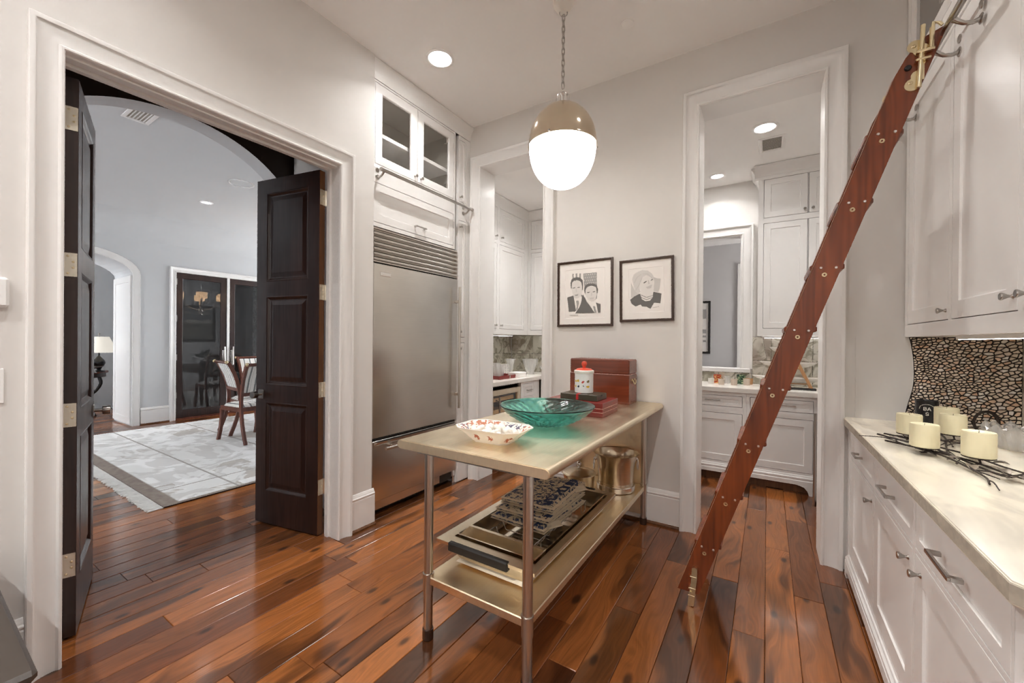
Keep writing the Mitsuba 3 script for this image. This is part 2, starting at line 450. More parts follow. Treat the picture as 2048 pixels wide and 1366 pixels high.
struct('wall_niche', bx(-3.45, -3.35, 1.90, YP2, -0.012, H), 'm_wall')

CAS = [(0, 0), (0, 0.016), (0.005, 0.021), (0.012, 0.022), (0.017, 0.017), (0.021, 0.014), (0.035, 0.0135), (0.05, 0.015), (0.065, 0.0185), (0.078, 0.0235),
       (0.088, 0.029), (0.092, 0.034), (0.097, 0.036), (0.110, 0.036), (0.114, 0.033), (0.114, 0.0)]
def casing(n, T, x0, x1, h, k=1.0, z0=-0.002):
    struct(f'trim_{n}', sweep([(x0, z0), (x0, h), (x1, h), (x1, z0)], [(o * k, d) for o, d in CAS], T), 'm_trim', smooth=25)
casing(1, F_left(XL, 0, 0), DO[0], DO[1], DO[2], 0.87)
casing(2, F_back(0, YP, 0), D1[0], D1[1], DH, 0.95)
casing(3, F_back(0, YP, 0), D2[0], D2[1], DH, 0.95)
# jambs
struct('trim_4', cat(bx(XL - WT - 0.005, XL, DO[0] - 0.02, DO[0], 0, DO[2]), bx(XL - WT - 0.005, XL, DO[1], DO[1] + 0.02, 0, DO[2]), bx(XL - WT - 0.005, XL, DO[0], DO[1], DO[2], DO[2] + 0.02),
                     bx(XL - 0.115, XL - 0.085, DO[1] - 0.014, DO[1], 0, DO[2]), bx(XL - 0.115, XL - 0.085, DO[0], DO[1], DO[2] - 0.014, DO[2]),
                     bx(XL - 0.06, XL - 0.02, DO[0], DO[1], DO[2] - 0.008, DO[2])), 'm_trim')
for n, d in ((5, D1), (6, D2)):
    struct(f'trim_{n}', cat(bx(d[0] - 0.0115, d[0], YP + 0.001, YP2 - 0.001, 0, DH), bx(d[1], d[1] + 0.0115, YP + 0.001, YP2 - 0.001, 0, DH),
                            bx(d[0] - 0.0115, d[1] + 0.0115, YP + 0.001, YP2 - 0.001, DH, DH + 0.0115)), 'm_trim')

BASE = [(0.0, 0.0), (0.0, 0.019), (0.200, 0.019), (0.205, 0.016), (0.209, 0.017), (0.214, 0.021), (0.220, 0.021), (0.226, 0.015), (0.232, 0.014), (0.238, 0.010), (0.246, 0.006), (0.249, 0.0)]
def baseboard(n, T, x0, x1):
    key = struct(f'baseboard_{n}', sweep([(x1, 0.012), (x0, 0.012)][::-1], BASE, T), 'm_trim', smooth=25)
    obj('shoe', sweep([(x0, 0.0), (x1, 0.0)], [(0, 0), (0, 0.034), (0.010, 0.034), (0.017, 0.028), (0.020, 0.019), (0.020, 0)], T), 'm_door_edge', key)
baseboard('back', F_back(0, YP, 0), D1[1] + 0.109, D2[0] - 0.109)
baseboard('left', F_left(XL, 0, 0), DO[1] + 0.100, 1.945)
baseboard('left_front', F_left(XL, 0, 0), -1.9, DO[0] - 0.100)

# hall between the double doors and the arch, the arch wall
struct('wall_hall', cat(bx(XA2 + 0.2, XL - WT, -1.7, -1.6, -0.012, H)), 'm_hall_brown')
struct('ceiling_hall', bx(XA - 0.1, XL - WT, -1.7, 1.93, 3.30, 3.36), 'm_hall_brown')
AC, AA, AB, AZ = 1.14, 0.85, 0.67, 2.265
th = np.linspace(0, np.pi, 49)
arch = [(AC + AA * math.cos(t), AZ + AB * math.sin(t)) for t in th]
outer = Polygon([(-3.9, -0.012), (AC - AA, -0.012)] + arch[::-1] + [(AC + AA, -0.012), (6.0, -0.012), (6.0, 3.36), (-3.9, 3.36)])
TA = fr([XA2, 0, 0], Y3, Z3, X3)
struct('wall_arch', tf(extr(outer, XA - XA2 - 0.004), TA), 'm_wall_cool', label='wall with a tall rounded arch between hall and dining room')
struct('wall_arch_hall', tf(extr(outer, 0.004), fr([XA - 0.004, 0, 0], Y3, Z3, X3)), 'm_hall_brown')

# dining room shell
struct('wall_far', None or cat(bx(XF - 0.85, XF, -3.6, 0.36, -0.012, HD), bx(XF - 0.85, XF, 2.04, 2.56, -0.012, HD), bx(XF - 0.85, XF, 4.10, 5.7, -0.012, HD),
       bx(XF - 0.85, XF, 2.56, 4.10, 2.42, HD),
       tf(extr(Polygon([(0.36, 2.30)] + [(1.2 - 0.84 * math.cos(t), 2.30 + 0.30 * math.sin(t)) for t in np.linspace(0, np.pi, 25)] + [(2.04, HD), (0.36, HD)]), 0.85), fr([XF - 0.85, 0, 0], Y3, Z3, X3))),
       'm_wall_cool', label='pale grey far wall of the dining room with an arched opening and french doors')
struct('wall_dining_left', bx(-9.0, XA2, -3.7, -3.6, -0.012, HD), 'm_wall_cool')
struct('wall_dining_right', bx(-9.0, XA2, 5.6, 5.7, -0.012, HD), 'm_wall_cool')
cove = [(0, 0)] + [(0.35 - 0.35 * math.cos(t), -0.35 + 0.35 * math.sin(t)) for t in np.linspace(0, np.pi / 2, 10)]
struct('ceiling_dining', cat(bx(XF - 0.9, XA2 + 0.17, -3.7, 5.7, HD, HD + 0.08),
       tf(extr(Polygon(cove), 9.2), fr([XF, 5.6, HD], X3, Z3, -Y3))), 'm_wall_cool', smooth=25, label='pale smooth ceiling of the dining room')
# trim of the far arch: casing, panelled jamb
seg = [(2.04, 0.0), (2.04, 2.30)] + [(1.2 + 0.84 * math.cos(t), 2.30 + 0.30 * math.sin(t)) for t in np.linspace(0.12, np.pi - 0.12, 23)] + [(0.36, 2.30), (0.36, 0.0)]
AT = struct('trim_7', sweep(seg[::-1], [(0, 0), (0, 0.02), (0.015, 0.024), (0.07, 0.024), (0.085, 0.03), (0.095, 0.0)], F_left(XF, 0, 0)), 'm_trim', smooth=30)
obj('jamb_panel', tf(rings(0.83, 2.26, [(0, 0), (0, 0.02), (0.09, 0.02), (0.10, 0.010), (0.115, 0.010)]), fr([XF - 0.84, 2.04, 0.03], X3, Z3, -Y3)), 'm_trim', AT)
baseboard('far', fr([XF, 0, 0], Y3, Z3, X3), 2.14, 2.49)
casing(8, F_left(XF, 0, 0), 2.575, 4.06, 2.42, 0.75)
# room behind the far arch
struct('wall_lounge', cat(bx(-10.7, -10.6, -3.6, 3.2, -0.012, HD), bx(-10.6, XF - 0.85, 3.1, 3.2, -0.012, HD), bx(-10.6, XF - 0.85, -0.9, -0.8, -0.012, HD)), 'm_wall_cool')
struct('ceiling_lounge', bx(-10.7, XF - 0.85, -3.7, 3.2, HD, HD + 0.08), 'm_ceiling')

# french doors in the far wall: dark frames, clear panes, unlit closet behind
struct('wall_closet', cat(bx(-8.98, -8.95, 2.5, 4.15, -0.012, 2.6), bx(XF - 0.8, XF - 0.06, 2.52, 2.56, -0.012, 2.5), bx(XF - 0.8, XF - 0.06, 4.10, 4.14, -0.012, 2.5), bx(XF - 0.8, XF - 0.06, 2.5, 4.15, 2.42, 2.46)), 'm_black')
struct('trim_9', bx(XF - 0.05, XF + 0.012, 3.305, 3.345, 0.0, 2.42), 'm_trim')
for k, (a, b) in enumerate(((2.58, 3.30), (3.35, 4.055))):
    d = struct(f'door_{3 + k}', tf(rings(b - a, 2.385, [(0, -0.045), (0, 0), (0.082, 0), (0.088, -0.008), (0.088, -0.03)], fill=False), F_left(XF - 0.004, a, 0.03)), 'm_door_wood',
               label='dark framed glass french door beside the grey wall' if k == 0 else 'dark framed glass french door partly hidden by the open espresso door')
    obj('pane', tf(rings(b - a - 0.17, 2.215, [(0, 0)]), F_left(XF - 0.02, a + 0.085, 0.115)), 'm_pane_dark', d, label='dark reflecting glass pane')
    obj('bottom_rail', bx(XF - 0.045, XF - 0.003, a + 0.08, b - 0.08, 0.03, 0.155), 'm_door_wood', d)
    yh = b - 0.04 if k == 0 else a + 0.04
    obj('handle', cat(bx(XF, XF + 0.006, yh - 0.02, yh + 0.02, 0.86, 1.14, 0.002), tube([(XF + 0.05, yh, 0.88), (XF + 0.05, yh, 1.20)], 0.011), tube([(XF, yh, 0.93), (XF + 0.05, yh, 0.93)], 0.008), tube([(XF, yh, 1.15), (XF + 0.05, yh, 1.15)], 0.008)), 'm_nickel', d, smooth=40)
    if k == 0:
        for z in (0.36, 0.98, 1.62, 2.22):
            obj('hinge', bx(XF - 0.004, XF + 0.012, a - 0.014, a + 0.010, z, z + 0.10, 0.003), 'm_nickel', d)
struct('trim_10', bx(XF - 0.05, XF + 0.03, 2.58, 4.055, 0.0, 0.028), 'm_chair_wood')

# butler's pantry shell
struct('ceiling_pantry', bx(-3.4, 1.5, YP2, YW + 0.12, HP, HP + 0.1), 'm_ceiling', label='lower ceiling of the pantry seen through the doorways')
PT = (-1.30, -0.245, 1.075, 2.52)                                   # pass-through opening in the pantry's back wall
struct('wall_pantry_back', cat(bx(-3.4, PT[0], YW, YW + 0.12, -0.012, HP), bx(PT[1], 1.5, YW, YW + 0.12, -0.012, HP), bx(PT[0], PT[1], YW, YW + 0.12, PT[3], HP), bx(PT[0], PT[1], YW, YW + 0.12, -0.012, PT[2])), 'm_wall')
struct('wall_pantry_left', bx(-3.4, -3.2, YP2, YW, -0.012, HP), 'm_wall')
struct('wall_pantry_right', bx(1.05, 1.15, YP2, YW, -0.012, HP), 'm_wall')
struct('trim_11', sweep([(PT[0], PT[2]), (PT[0], PT[3]), (PT[1], PT[3]), (PT[1], PT[2])], [(o * 0.95, d) for o, d in CAS], F_back(0, YW, 0)), 'm_trim', smooth=25)
struct('trim_12', cat(bx(PT[0] - 0.12, PT[1] + 0.09, YW - 0.035, YW + 0.13, PT[2] - 0.045, PT[2], 0.004), bx(PT[0], PT[1] + 0.0, YW, YW + 0.12, PT[3] - 0.012, PT[3] + 0.001), bx(PT[1] - 0.012, PT[1] + 0.001, YW, YW + 0.12, PT[2], PT[3])), 'm_trim')
struct('wall_grey_room', cat(bx(-2.6, 0.9, 6.6, 6.7, -0.012, 3.1), bx(-2.7, -2.6, YW + 0.12, 6.7, -0.012, 3.1), bx(0.9, 1.0, YW + 0.12, 6.7, -0.012, 3.1)), 'm_wall_grey', label='grey wall of the room beyond the pantry pass-through')
struct('ceiling_grey_room', bx(-2.7, 1.0, YW + 0.12, 6.7, 2.78, 2.86), 'm_ceiling')
struct('trim_13', bx(-0.375, -0.30, 6.56, 6.60, 0, 2.48, 0.004), 'm_trim')

# ------------------------------------------------------------------ joinery builders
def knob_mesh():
    m = lathe([(0.0, 0.030), (0.0105, 0.030), (0.0125, 0.0275), (0.0118, 0.024), (0.0085, 0.018), (0.0048, 0.011), (0.0044, 0.006), (0.0070, 0.003), (0.0085, 0.0), (0, 0)], 14)
    return m
KNOB = knob_mesh()
def pull_mesh(w, d=0.032, t=0.011):
    return cat(bx(-w / 2, w / 2, -t / 2, t / 2, d - t * 0.8, d, 0.0018),
               hull([[sx * (w / 2 - 0.002) - (0.014 if sx > 0 else 0) + dx * 0.014, dy * t / 2, z] for sx in (-1,) for dx in (0, 1) for dy in (-1, 1) for z in (0, d - 0.003)]),
               hull([[w / 2 - 0.016 + dx * 0.014, dy * t / 2, z] for dx in (0, 1) for dy in (-1, 1) for z in (0, d - 0.003)]))
def shaker(w, h, fw=0.058, t=0.019, glass=False):
    if glass:
        return rings(w, h, [(0, -t), (0, -0.001), (0.001, 0), (fw, 0), (fw + 0.005, -0.006), (fw + 0.005, -t)], fill=False)
    return rings(w, h, [(0, -t), (0, -0.001), (0.001, 0), (fw, 0), (fw + 0.002, -0.007), (fw + 0.006, -0.008)])

def cabinet(name, label, group, T, W, Hh, D, cells, mat='m_cab', cat_='cabinet', fw=0.058, toe=0.0, inside=None):
    """Face-frame cabinet with inset fronts. T: local x across, y up, z outwards, z=0 the face. cells: (x0, x1, y0, y1, kind, knob or pull position)."""
    t = thing(name, label, cat_, group)
    face = sbox(0, toe, W, Hh)
    for c in cells:
        face = face.difference(sbox(*(c[0], c[2], c[1], c[3])))
    parts = [mv(extr(face, 0.02), 0, 0, -0.02)]
    hollow = any(c[4] == 'glass' for c in cells)
    if hollow:
        parts += [bx(0, 0.018, 0, Hh, -D, -0.02), bx(W - 0.018, W, 0, Hh, -D, -0.02), bx(0, W, 0, 0.018, -D, -0.02), bx(0, W, Hh - 0.018, Hh, -D, -0.02), bx(0, W, 0, Hh, -D, -D + 0.01)]
    else:
        parts += [bx(0, W, toe, Hh, -D, -0.060), bx(0, 0.018, toe, Hh, -0.06, -0.02), bx(W - 0.018, W, toe, Hh, -0.06, -0.02), bx(0, W, toe, toe + 0.018, -0.06, -0.02), bx(0, W, Hh - 0.018, Hh, -0.06, -0.02)]
        if toe:
            parts += [bx(0.0, W, 0.0, toe, -D, -0.07)]
    obj('body', tf(cat(parts), T), mat, t)
    if inside:
        obj('lining', tf(inside, T), 'm_cab_in', t)
    for c in cells:
        x0, x1, y0, y1, kind = c[:5]
        g = 0.0035
        w, h = x1 - x0 - 2 * g, y1 - y0 - 2 * g
        if kind == 'open':
            continue
        L = T @ fr([x0 + g, y0 + g, 0], *np.eye(3))
        q = 'drawer' if kind == 'drawer' else 'door'
        f_ = min(fw, 0.3 * h, 0.33 * w) if kind != 'drawer' else min(0.036, 0.28 * h)
        dk = obj(q, tf(shaker(w, h, f_, glass=kind == 'glass'), L), mat, t)
        if kind == 'glass':
            obj('pane', tf(rings(w - 2 * fw, h - 2 * fw, [(0, -0.010)]), L @ fr([fw, fw, 0], *np.eye(3))), 'm_pane', dk, label='clear glass pane')
        for pos in c[5:]:
            if pos[0] == 'k':
                obj('knob', tf(KNOB, L @ fr([pos[1], pos[2], 0], *np.eye(3))), 'm_nickel', dk, smooth=50)
            else:
                obj('pull', tf(pull_mesh(pos[3]), L @ fr([pos[1], pos[2], 0], *np.eye(3))), 'm_nickel', dk)
    return t

CROWN = [(0.0, 0.0), (0.0, 0.004), (0.03, 0.006), (0.035, 0.010), (0.045, 0.012), (0.062, 0.020), (0.082, 0.034), (0.10, 0.052), (0.112, 0.058), (0.118, 0.064), (0.130, 0.066), (0.134, 0.0)]
def crown(T, x0, x1, parent, zbot, k=1.0):
    obj('crown', sweep([(x0, zbot), (x1, zbot)], [(o, d * k) for o, d in CROWN], T), 'm_cab', parent, smooth=25)

# ------------------------------------------------------------------ refrigerator wall (left, beyond the double doors)
XC = -2.49
FY0, FY1 = 1.955, 2.932
FT = F_left(XC, FY0 - 0.015, 0)
t = cabinet('wall_cabinet', 'white cabinet with two glass doors above the refrigerator', None, F_left(XC, 1.945, 2.645), 0.945, 0.655, 0.42,
            [(0.030, 0.463, 0.028, 0.640, 'glass', ('k', 0.401, 0.036)), (0.466, 0.925, 0.028, 0.640, 'glass', ('k', 0.032, 0.036))], fw=0.064,
            inside=cat(bx(0.02, 0.925, 0.02, 0.635, -0.409, -0.40), bx(0.018, 0.022, 0.02, 0.635, -0.4, -0.03), bx(0.923, 0.927, 0.02, 0.635, -0.4, -0.03), bx(0.02, 0.925, 0.632, 0.637, -0.4, -0.03)))
obj('shelf', tf(bx(0.025, 0.92, 0.275, 0.305, -0.40, -0.05), F_left(XC, 1.945, 2.645)), 'm_cab', t)
for z in (0.10, 0.52):
    obj('hinge', tf(bx(0.835, 0.86, z, z + 0.05, -0.05, -0.014, 0.004), F_left(XC, 1.945, 2.645)), 'm_nickel', t)
crown(F_left(XC, 0, 0), 1.935, YP - 0.001, t, H - 0.1345, 0.62)
cabinet('lift_cabinet', 'white cabinet with one wide lift-up door between the ladder rail and the refrigerator grille', None, F_left(XC, 1.945, 2.205), 0.945, 0.437, 0.42,
        [(0.018, 0.925, 0.030, 0.330, 'door', ('p', 0.47, 0.060, 0.125))])
t = cabinet('tall_cabinet', 'tall narrow white cabinet squeezed between the refrigerator and the left pantry doorway', None, F_left(XC, 2.890 if False else 2.935, 0.0), YP - 2.936, 3.30, 0.42,
        [(0.0 + 0.012, 0.112, 2.675, 3.265, 'door', ('k', 0.012, 0.04)), (0.012, 0.112, 1.38, 2.500, 'door', ('k', 0.012, 1.05), ('k', 0.012, 0.05)), (0.012, 0.112, 0.27, 1.33, 'door', ('k', 0.012, 1.00))], fw=0.026)
obj('base_moulding', sweep([(2.935, 0.012), (YP - 0.02, 0.012)], BASE, F_left(XC, 0, 0)), 'm_trim', t, smooth=25)

fridge = thing('refrigerator', 'tall built-in stainless steel refrigerator with slatted grille and bottom freezer', 'refrigerator')
D_ = 0.38
obj('cabinet', bx(XC - D_, XC - 0.03, FY0, FY1, 0.04, 2.195), 'm_black', fridge)
obj('side_trim', cat(bx(XC - 0.04, XC + 0.004, FY0 - 0.003, FY0 + 0.012, 0.10, 2.195), bx(XC - 0.04, XC - 0.012, FY1 - 0.010, FY1, 0.10, 2.195)), 'm_leg_steel', fridge)
gz0, gz1, ns = 1.955, 2.185, 6
obj('grille_frame', cat(bx(XC - 0.03, XC + 0.002, FY0 + 0.012, FY1, gz1, 2.197, 0.002), bx(XC - 0.03, XC + 0.002, FY0 + 0.012, FY1, 1.938, 1.948, 0.002), bx(XC - 0.028, XC - 0.026, FY0, FY1, 1.94, 2.19)), 'm_leg_steel', fridge)
for k in range(ns):
    z0 = gz0 + (gz1 - gz0) * k / ns
    pz = np.array([(-0.022, 0.004), (0.004, 0.000), (0.008, 0.006), (0.008, 0.013), (0.004, 0.019), (-0.020, 0.031)])
    sl = sweep([(FY0 + 0.014, 0), (FY1 - 0.004, 0)], [(b, a) for a, b in np.vstack([pz, pz[:1]])], F_left(XC - 0.001, 0, z0))
    obj('louver', sl, 'm_fridge_steel', fridge, smooth=40)
obj('fridge_door', bx(XC - 0.03, XC + 0.006, FY0 + 0.012, FY1, 0.606, 1.928, 0.004), 'm_fridge_steel', fridge)
obj('freezer_drawer', bx(XC - 0.03, XC + 0.006, FY0 + 0.012, FY1, 0.125, 0.585, 0.004), 'm_fridge_steel', fridge)
obj('drawer_lip', hull([[XC + 0.006, y, z] for y in (FY0 + 0.03, FY1 - 0.03) for z in (0.555, 0.583)] + [[XC + 0.030, y, 0.578] for y in (FY0 + 0.05, FY1 - 0.05)]), 'm_fridge_steel', fridge)
hy = FY1 - 0.035
obj('door_handle', cat(tube([(XC + 0.062, hy, 0.72), (XC + 0.062, hy, 1.85)], 0.012, 14), bx(XC + 0.004, XC + 0.056, hy - 0.008, hy + 0.008, 0.835, 0.862, 0.003), bx(XC + 0.004, XC + 0.056, hy - 0.008, hy + 0.008, 1.70, 1.727, 0.003)), 'm_fridge_steel', fridge, smooth=40)
obj('drawer_handle', cat(tube([(XC + 0.066, FY0 + 0.09, 0.528), (XC + 0.066, FY1 - 0.10, 0.528)], 0.012, 14), bx(XC + 0.004, XC + 0.06, FY0 + 0.18, FY0 + 0.205, 0.520, 0.536, 0.003), bx(XC + 0.004, XC + 0.06, FY1 - 0.21, FY1 - 0.185, 0.520, 0.536, 0.003)), 'm_fridge_steel', fridge, smooth=40)
bt = fr([XC + 0.006, FY0 + 0.075, 1.838], Y3, Z3, X3)
obj('badge', tf(cat(bx(0, 0.098, 0, 0.030, 0, 0.004, 0.002), bx(0.008, 0.09, 0.008, 0.022, 0.004, 0.006, 0.001)), bt), 'm_chrome', fridge)
obj('kick_grille', bx(XC - 0.045, XC - 0.02, FY0 + 0.01, FY1 - 0.20, 0.05, 0.118, 0.003), 'm_leg_steel', fridge)
obj('leveling_foot', cat(lathe([(0, 0.0), (0.016, 0.0), (0.016, 0.014), (0.008, 0.016), (0.008, 0.10), (0, 0.10)], 14, XC - 0.02, FY1 - 0.02, 0), bx(XC - 0.05, XC - 0.01, FY1 - 0.05, FY1 - 0.005, 0.07, 0.125)), 'm_chrome', fridge, smooth=40)
obj('toe_panel', bx(XC - 0.12, XC - 0.10, FY0, FY1, 0.0, 0.12), 'm_black', fridge)

def rail(label, T, x0, x1, brackets, mat='m_nickel'):
    """A ladder rail in local x, 0.07 off the face, held by brackets."""
    t = thing('ladder_rail', label, 'rail')
    obj('tube', tf(tube([(x0, 0, 0.075), (x1, 0, 0.075)], 0.0125, 14), T), mat, t, smooth=40)
    for b in brackets:
        arm = [(b, -0.035, 0.004), (b, -0.040, 0.022), (b, -0.034, 0.045), (b, -0.020, 0.062), (b, -0.010, 0.072)]
        obj('bracket', tf(cat(tube(arm, [0.009, 0.008, 0.0075, 0.0085, 0.010], 10), lathe([(0, 0.006), (0.014, 0.006), (0.019, 0.003), (0.019, 0), (0, 0)], 14, b, -0.035, 0),
                              lathe([(0, 0.005), (0.013, 0.005), (0.017, 0.003), (0.017, 0), (0, 0)], 14, b, 0.018, 0)), T), mat, t, smooth=40)
    for b in (x0, x1):
        obj('end_cap', tf(sph(0.0165, b, 0, 0.075, 2, (0.7, 1, 1)), T), mat, t, smooth=True)
    return t
rail('polished ladder rail running across the cabinets above the refrigerator', F_left(XC, 0, 2.610), 1.975, 3.055, (2.00, 3.01))

# ------------------------------------------------------------------ lamps and ceiling fittings
def can_light(x, y, zc, label, r=0.082, power=None, group=None, col=None, spot=True):
    t = thing('recessed_light', label, 'ceiling light', group)
    obj('trim_ring', lathe([(r + 0.022, 0.0), (r + 0.020, -0.006), (r + 0.004, -0.007), (r, -0.003), (r - 0.004, 0.0)], 40, x, y, zc), 'm_white_plastic', t, smooth=40)
    obj('lens', lathe([(0.0, -0.0015), (r - 0.002, -0.0015)], 40, x, y, zc), 'm_lamp', t, emitter=area(WARM if col is None else col, (power or CAN_POWER) * (1 - SPOT_SHARE)))
    if spot:
        scene[t + '_beam'] = {'type': 'spot', 'intensity': c3(*((WARM if col is None else col) * (power or CAN_POWER) * SPOT_SHARE * math.pi * r * r)), 'cutoff_angle': 66.0, 'beam_width': 34.0,
                              'to_world': mi.ScalarTransform4f().look_at(origin=[x, y, zc - 0.012], target=[x, y, 0.0], up=[0, 1, 0])}
    return t
can_light(-2.065, 2.213, H, 'bright recessed light in the main ceiling near the glass cabinet', power=CAN_POWER * 0.75)
for (x_, y_, pw_, lb_) in ((-0.15, 2.15, 0.22, 'above the ladder'), (-1.65, 0.30, 0.6, 'above the double doors'), (-0.15, 0.35, 0.9, 'above the near counter'), (-1.60, -1.2, 1.6, 'behind the dark chest'), (-0.15, -1.2, 1.6, 'behind the viewer')):
    can_light(x_, y_, H, 'recessed light in the main ceiling outside the picture, ' + lb_, power=CAN_POWER * pw_)
can_light(-0.035, 3.82, HP, 'bright recessed light beside the vent in the pantry ceiling', 0.072, CAN_POWER * 0.7)
can_light(-0.46, 4.68, HP, 'small recessed light near the far wall of the pantry ceiling', 0.055, CAN_POWER * 0.8)
can_light(-1.95, 3.85, HP, 'recessed light in the pantry ceiling above the wine cooler', 0.07, CAN_POWER * 0.9)

det = obj('smoke_detector', lathe([(0.0, -0.012), (0.034, -0.012), (0.040, -0.008), (0.042, 0.0)], 36, -0.793, 2.617, H), 'm_ceiling', smooth=40)
tag(det, 'flat round white cover plate on the ceiling right of the pendant chain', 'ceiling plate')

px, py = -1.080, 2.252
lamp = thing('pendant_light', 'large pendant with a nickel dome over a glowing white glass globe, hung on a chain', 'pendant light')
obj('canopy', lathe([(0.0, -0.055), (0.020, -0.055), (0.045, -0.040), (0.062, -0.016), (0.066, 0.0)], 36, px, py, H), 'm_cream_ceramic', lamp, smooth=40)
def link(z, ang, w=0.017, h=0.037, r=0.0028):
    a = np.linspace(0, 2 * np.pi, 25)
    cx = np.sign(np.cos(a)) * np.abs(np.cos(a)) ** 0.6 * w / 2
    cz = np.sign(np.sin(a)) * np.abs(np.sin(a)) ** 0.6 * h / 2
    return tube(np.stack([cx * math.cos(ang), cx * math.sin(ang), cz + z], 1) + [px, py, 0], r, 6, cap=False)
obj('loop', tube([(px + 0.021 * math.cos(q), py + 0.012 * math.cos(q), H - 0.062 + 0.021 * math.sin(q)) for q in np.linspace(0, 2 * np.pi, 21)], 0.003, 6, False), 'm_nickel', lamp, smooth=True)
zl, kz = H - 0.092, 0
while zl > 2.900:
    obj('chain_link', link(zl, 0.1 + (kz % 2) * 1.45, h=0.044), 'm_nickel', lamp, smooth=True)
    zl -= 0.0345; kz += 1
gs, n_g = [], 20
cap_prof = [(0, 2.888), (0.012, 2.888), (0.016, 2.878), (0.030, 2.876), (0.037, 2.868), (0.037, 2.860), (0.033, 2.852), (0.033, 2.803)]
cm = lathe(cap_prof, 60, 0, 0, 0)
rr = np.hypot(cm.vertices[:, 0], cm.vertices[:, 1])
an = np.arctan2(cm.vertices[:, 1], cm.vertices[:, 0])
sel = (cm.vertices[:, 2] < 2.853) & (rr > 0.02)
cm.vertices[sel, :2] *= (1 + 0.10 * np.cos(an[sel] * 14))[:, None]
obj('cap', mv(cm, px, py), 'm_chrome', lamp, smooth=35)
RG, ZG, ZT, ZBT = 0.208, 2.560, 2.812, 2.300
qa = np.linspace(0, np.pi / 2, 15)
obj('dome', lathe([(RG * math.sin(q), ZG + (ZT - ZG) * math.cos(q)) for q in qa] + [(RG + 0.003, ZG - 0.004), (RG + 0.003, ZG - 0.012), (RG - 0.002, ZG - 0.012)], 64, px, py), 'm_dome', lamp, smooth=40)
obj('globe', lathe([((RG - 0.003) * math.cos(q) ** 0.86, ZG - 0.012 - (ZG - 0.012 - ZBT) * math.sin(q)) for q in np.linspace(0, np.pi / 2, 18)], 64, px, py), 'm_lamp', lamp, smooth=True,
    emitter=area((1.0, 0.94, 0.86), GLOBE_POWER, 2.0), flip_normals=True)
for q in (0.6, 2.7, 4.8):
    obj('thumb_screw', sph(0.007, px + (RG + 0.008) * math.cos(q), py + (RG + 0.008) * math.sin(q), ZG - 0.004, 1), 'm_nickel', lamp, smooth=True)

# ------------------------------------------------------------------ double doors
LW, LH, LT = 0.605, 2.495, 0.045
def leaf(n, T, label, knobside, edge_mat):
    holes = [(0.10, 0.235, 0.880), (0.10, 1.005, 1.645), (0.10, 1.755, 2.395)]
    P = sbox(0, 0, LW, LH)
    for x0, a, b in holes:
        P = P.difference(sbox(x0, a, LW - x0, b))
    d = struct(f'door_{n}', tf(mv(extr(P, LT), 0, 0, -LT / 2), T), 'm_door_wood', label=label)
    for x0, a, b in holes:
        pz = [(-0.001, 0.0), (0.004, 0.002), (0.010, -0.001), (0.016, -0.007), (0.022, -0.012), (0.030, -0.0125), (0.062, -0.005)]
        w, h = LW - 2 * x0, b - a
        f_ = rings(w, h, pz)
        obj('panel', tf(cat(tf(f_, fr([x0, a, LT / 2], X3, Y3, Z3)), tf(f_, fr([x0 + w, a, -LT / 2], -X3, Y3, -Z3))), T), 'm_door_wood', d)
    obj('hinge_edge', tf(bx(-0.0015, 0.001, 0.001, LH - 0.001, -LT / 2 + 0.001, LT / 2 - 0.001), T), edge_mat, d, label='wood grain of the hinge edge')
    for z in (0.27, 0.94, 1.61, 2.26):
        k = knobside
        hg = cat(bx(-0.004, 0.0, z, z + 0.105, -LT / 2 + 0.002, LT / 2 - 0.002), tube([(-0.006, z, -k * (LT / 2 + 0.006)), (-0.006, z + 0.105, -k * (LT / 2 + 0.006))], 0.007, 10),
                 bx(-0.010, -0.002, z, z + 0.105, -k * (LT / 2 + 0.006), -k * (LT / 2 + 0.040)))
        hk = obj('hinge', tf(hg, T), 'm_hinge', d)
        obj('screw', tf(cat([lathe([(0, 0.0018), (0.003, 0.0016), (0.0048, 0.0)], 10).apply_transform(fr([-0.004, z + dz, sz], Z3, Y3, -X3)) for dz, sz in ((0.014, -0.008), (0.040, 0.008), (0.066, 0.008), (0.091, -0.008))]), T), 'm_brass', hk)
    for s in (-1, 1):
        R = fr([LW - 0.055, 0.935, s * LT / 2], X3, Y3 , Z3 * s) if s > 0 else fr([LW - 0.055, 0.935, s * LT / 2], X3, -Y3, -Z3)
        obj('knob', tf(cat(bx(-0.027, 0.027, -0.033, 0.033, 0, 0.007, 0.002), lathe([(0, 0.072), (0.0235, 0.072), (0.0255, 0.069), (0.0255, 0.042), (0.0235, 0.039), (0.010, 0.038), (0.0095, 0.005), (0, 0.005)], 24)), T @ R), 'm_nickel', d, smooth=40)
    return d
def unit(x, y):
    v = np.array([x, y, 0.0])
    return v / np.linalg.norm(v)
u1 = unit(-0.56, 0.163)
leaf(1, fr([-2.622, 0.450, 0.012], u1, Z3, np.cross(u1, Z3)), 'dark espresso door leaf at the left jamb, seen almost edge on', 1, 'm_door_wood')
u2 = unit(-0.60, -0.118)
leaf(2, fr([-2.588, 1.621, 0.012], u2, Z3, np.cross(u2, Z3)), 'dark espresso three-panel door leaf standing open toward the viewer beside the refrigerator wall', -1, 'm_door_edge')

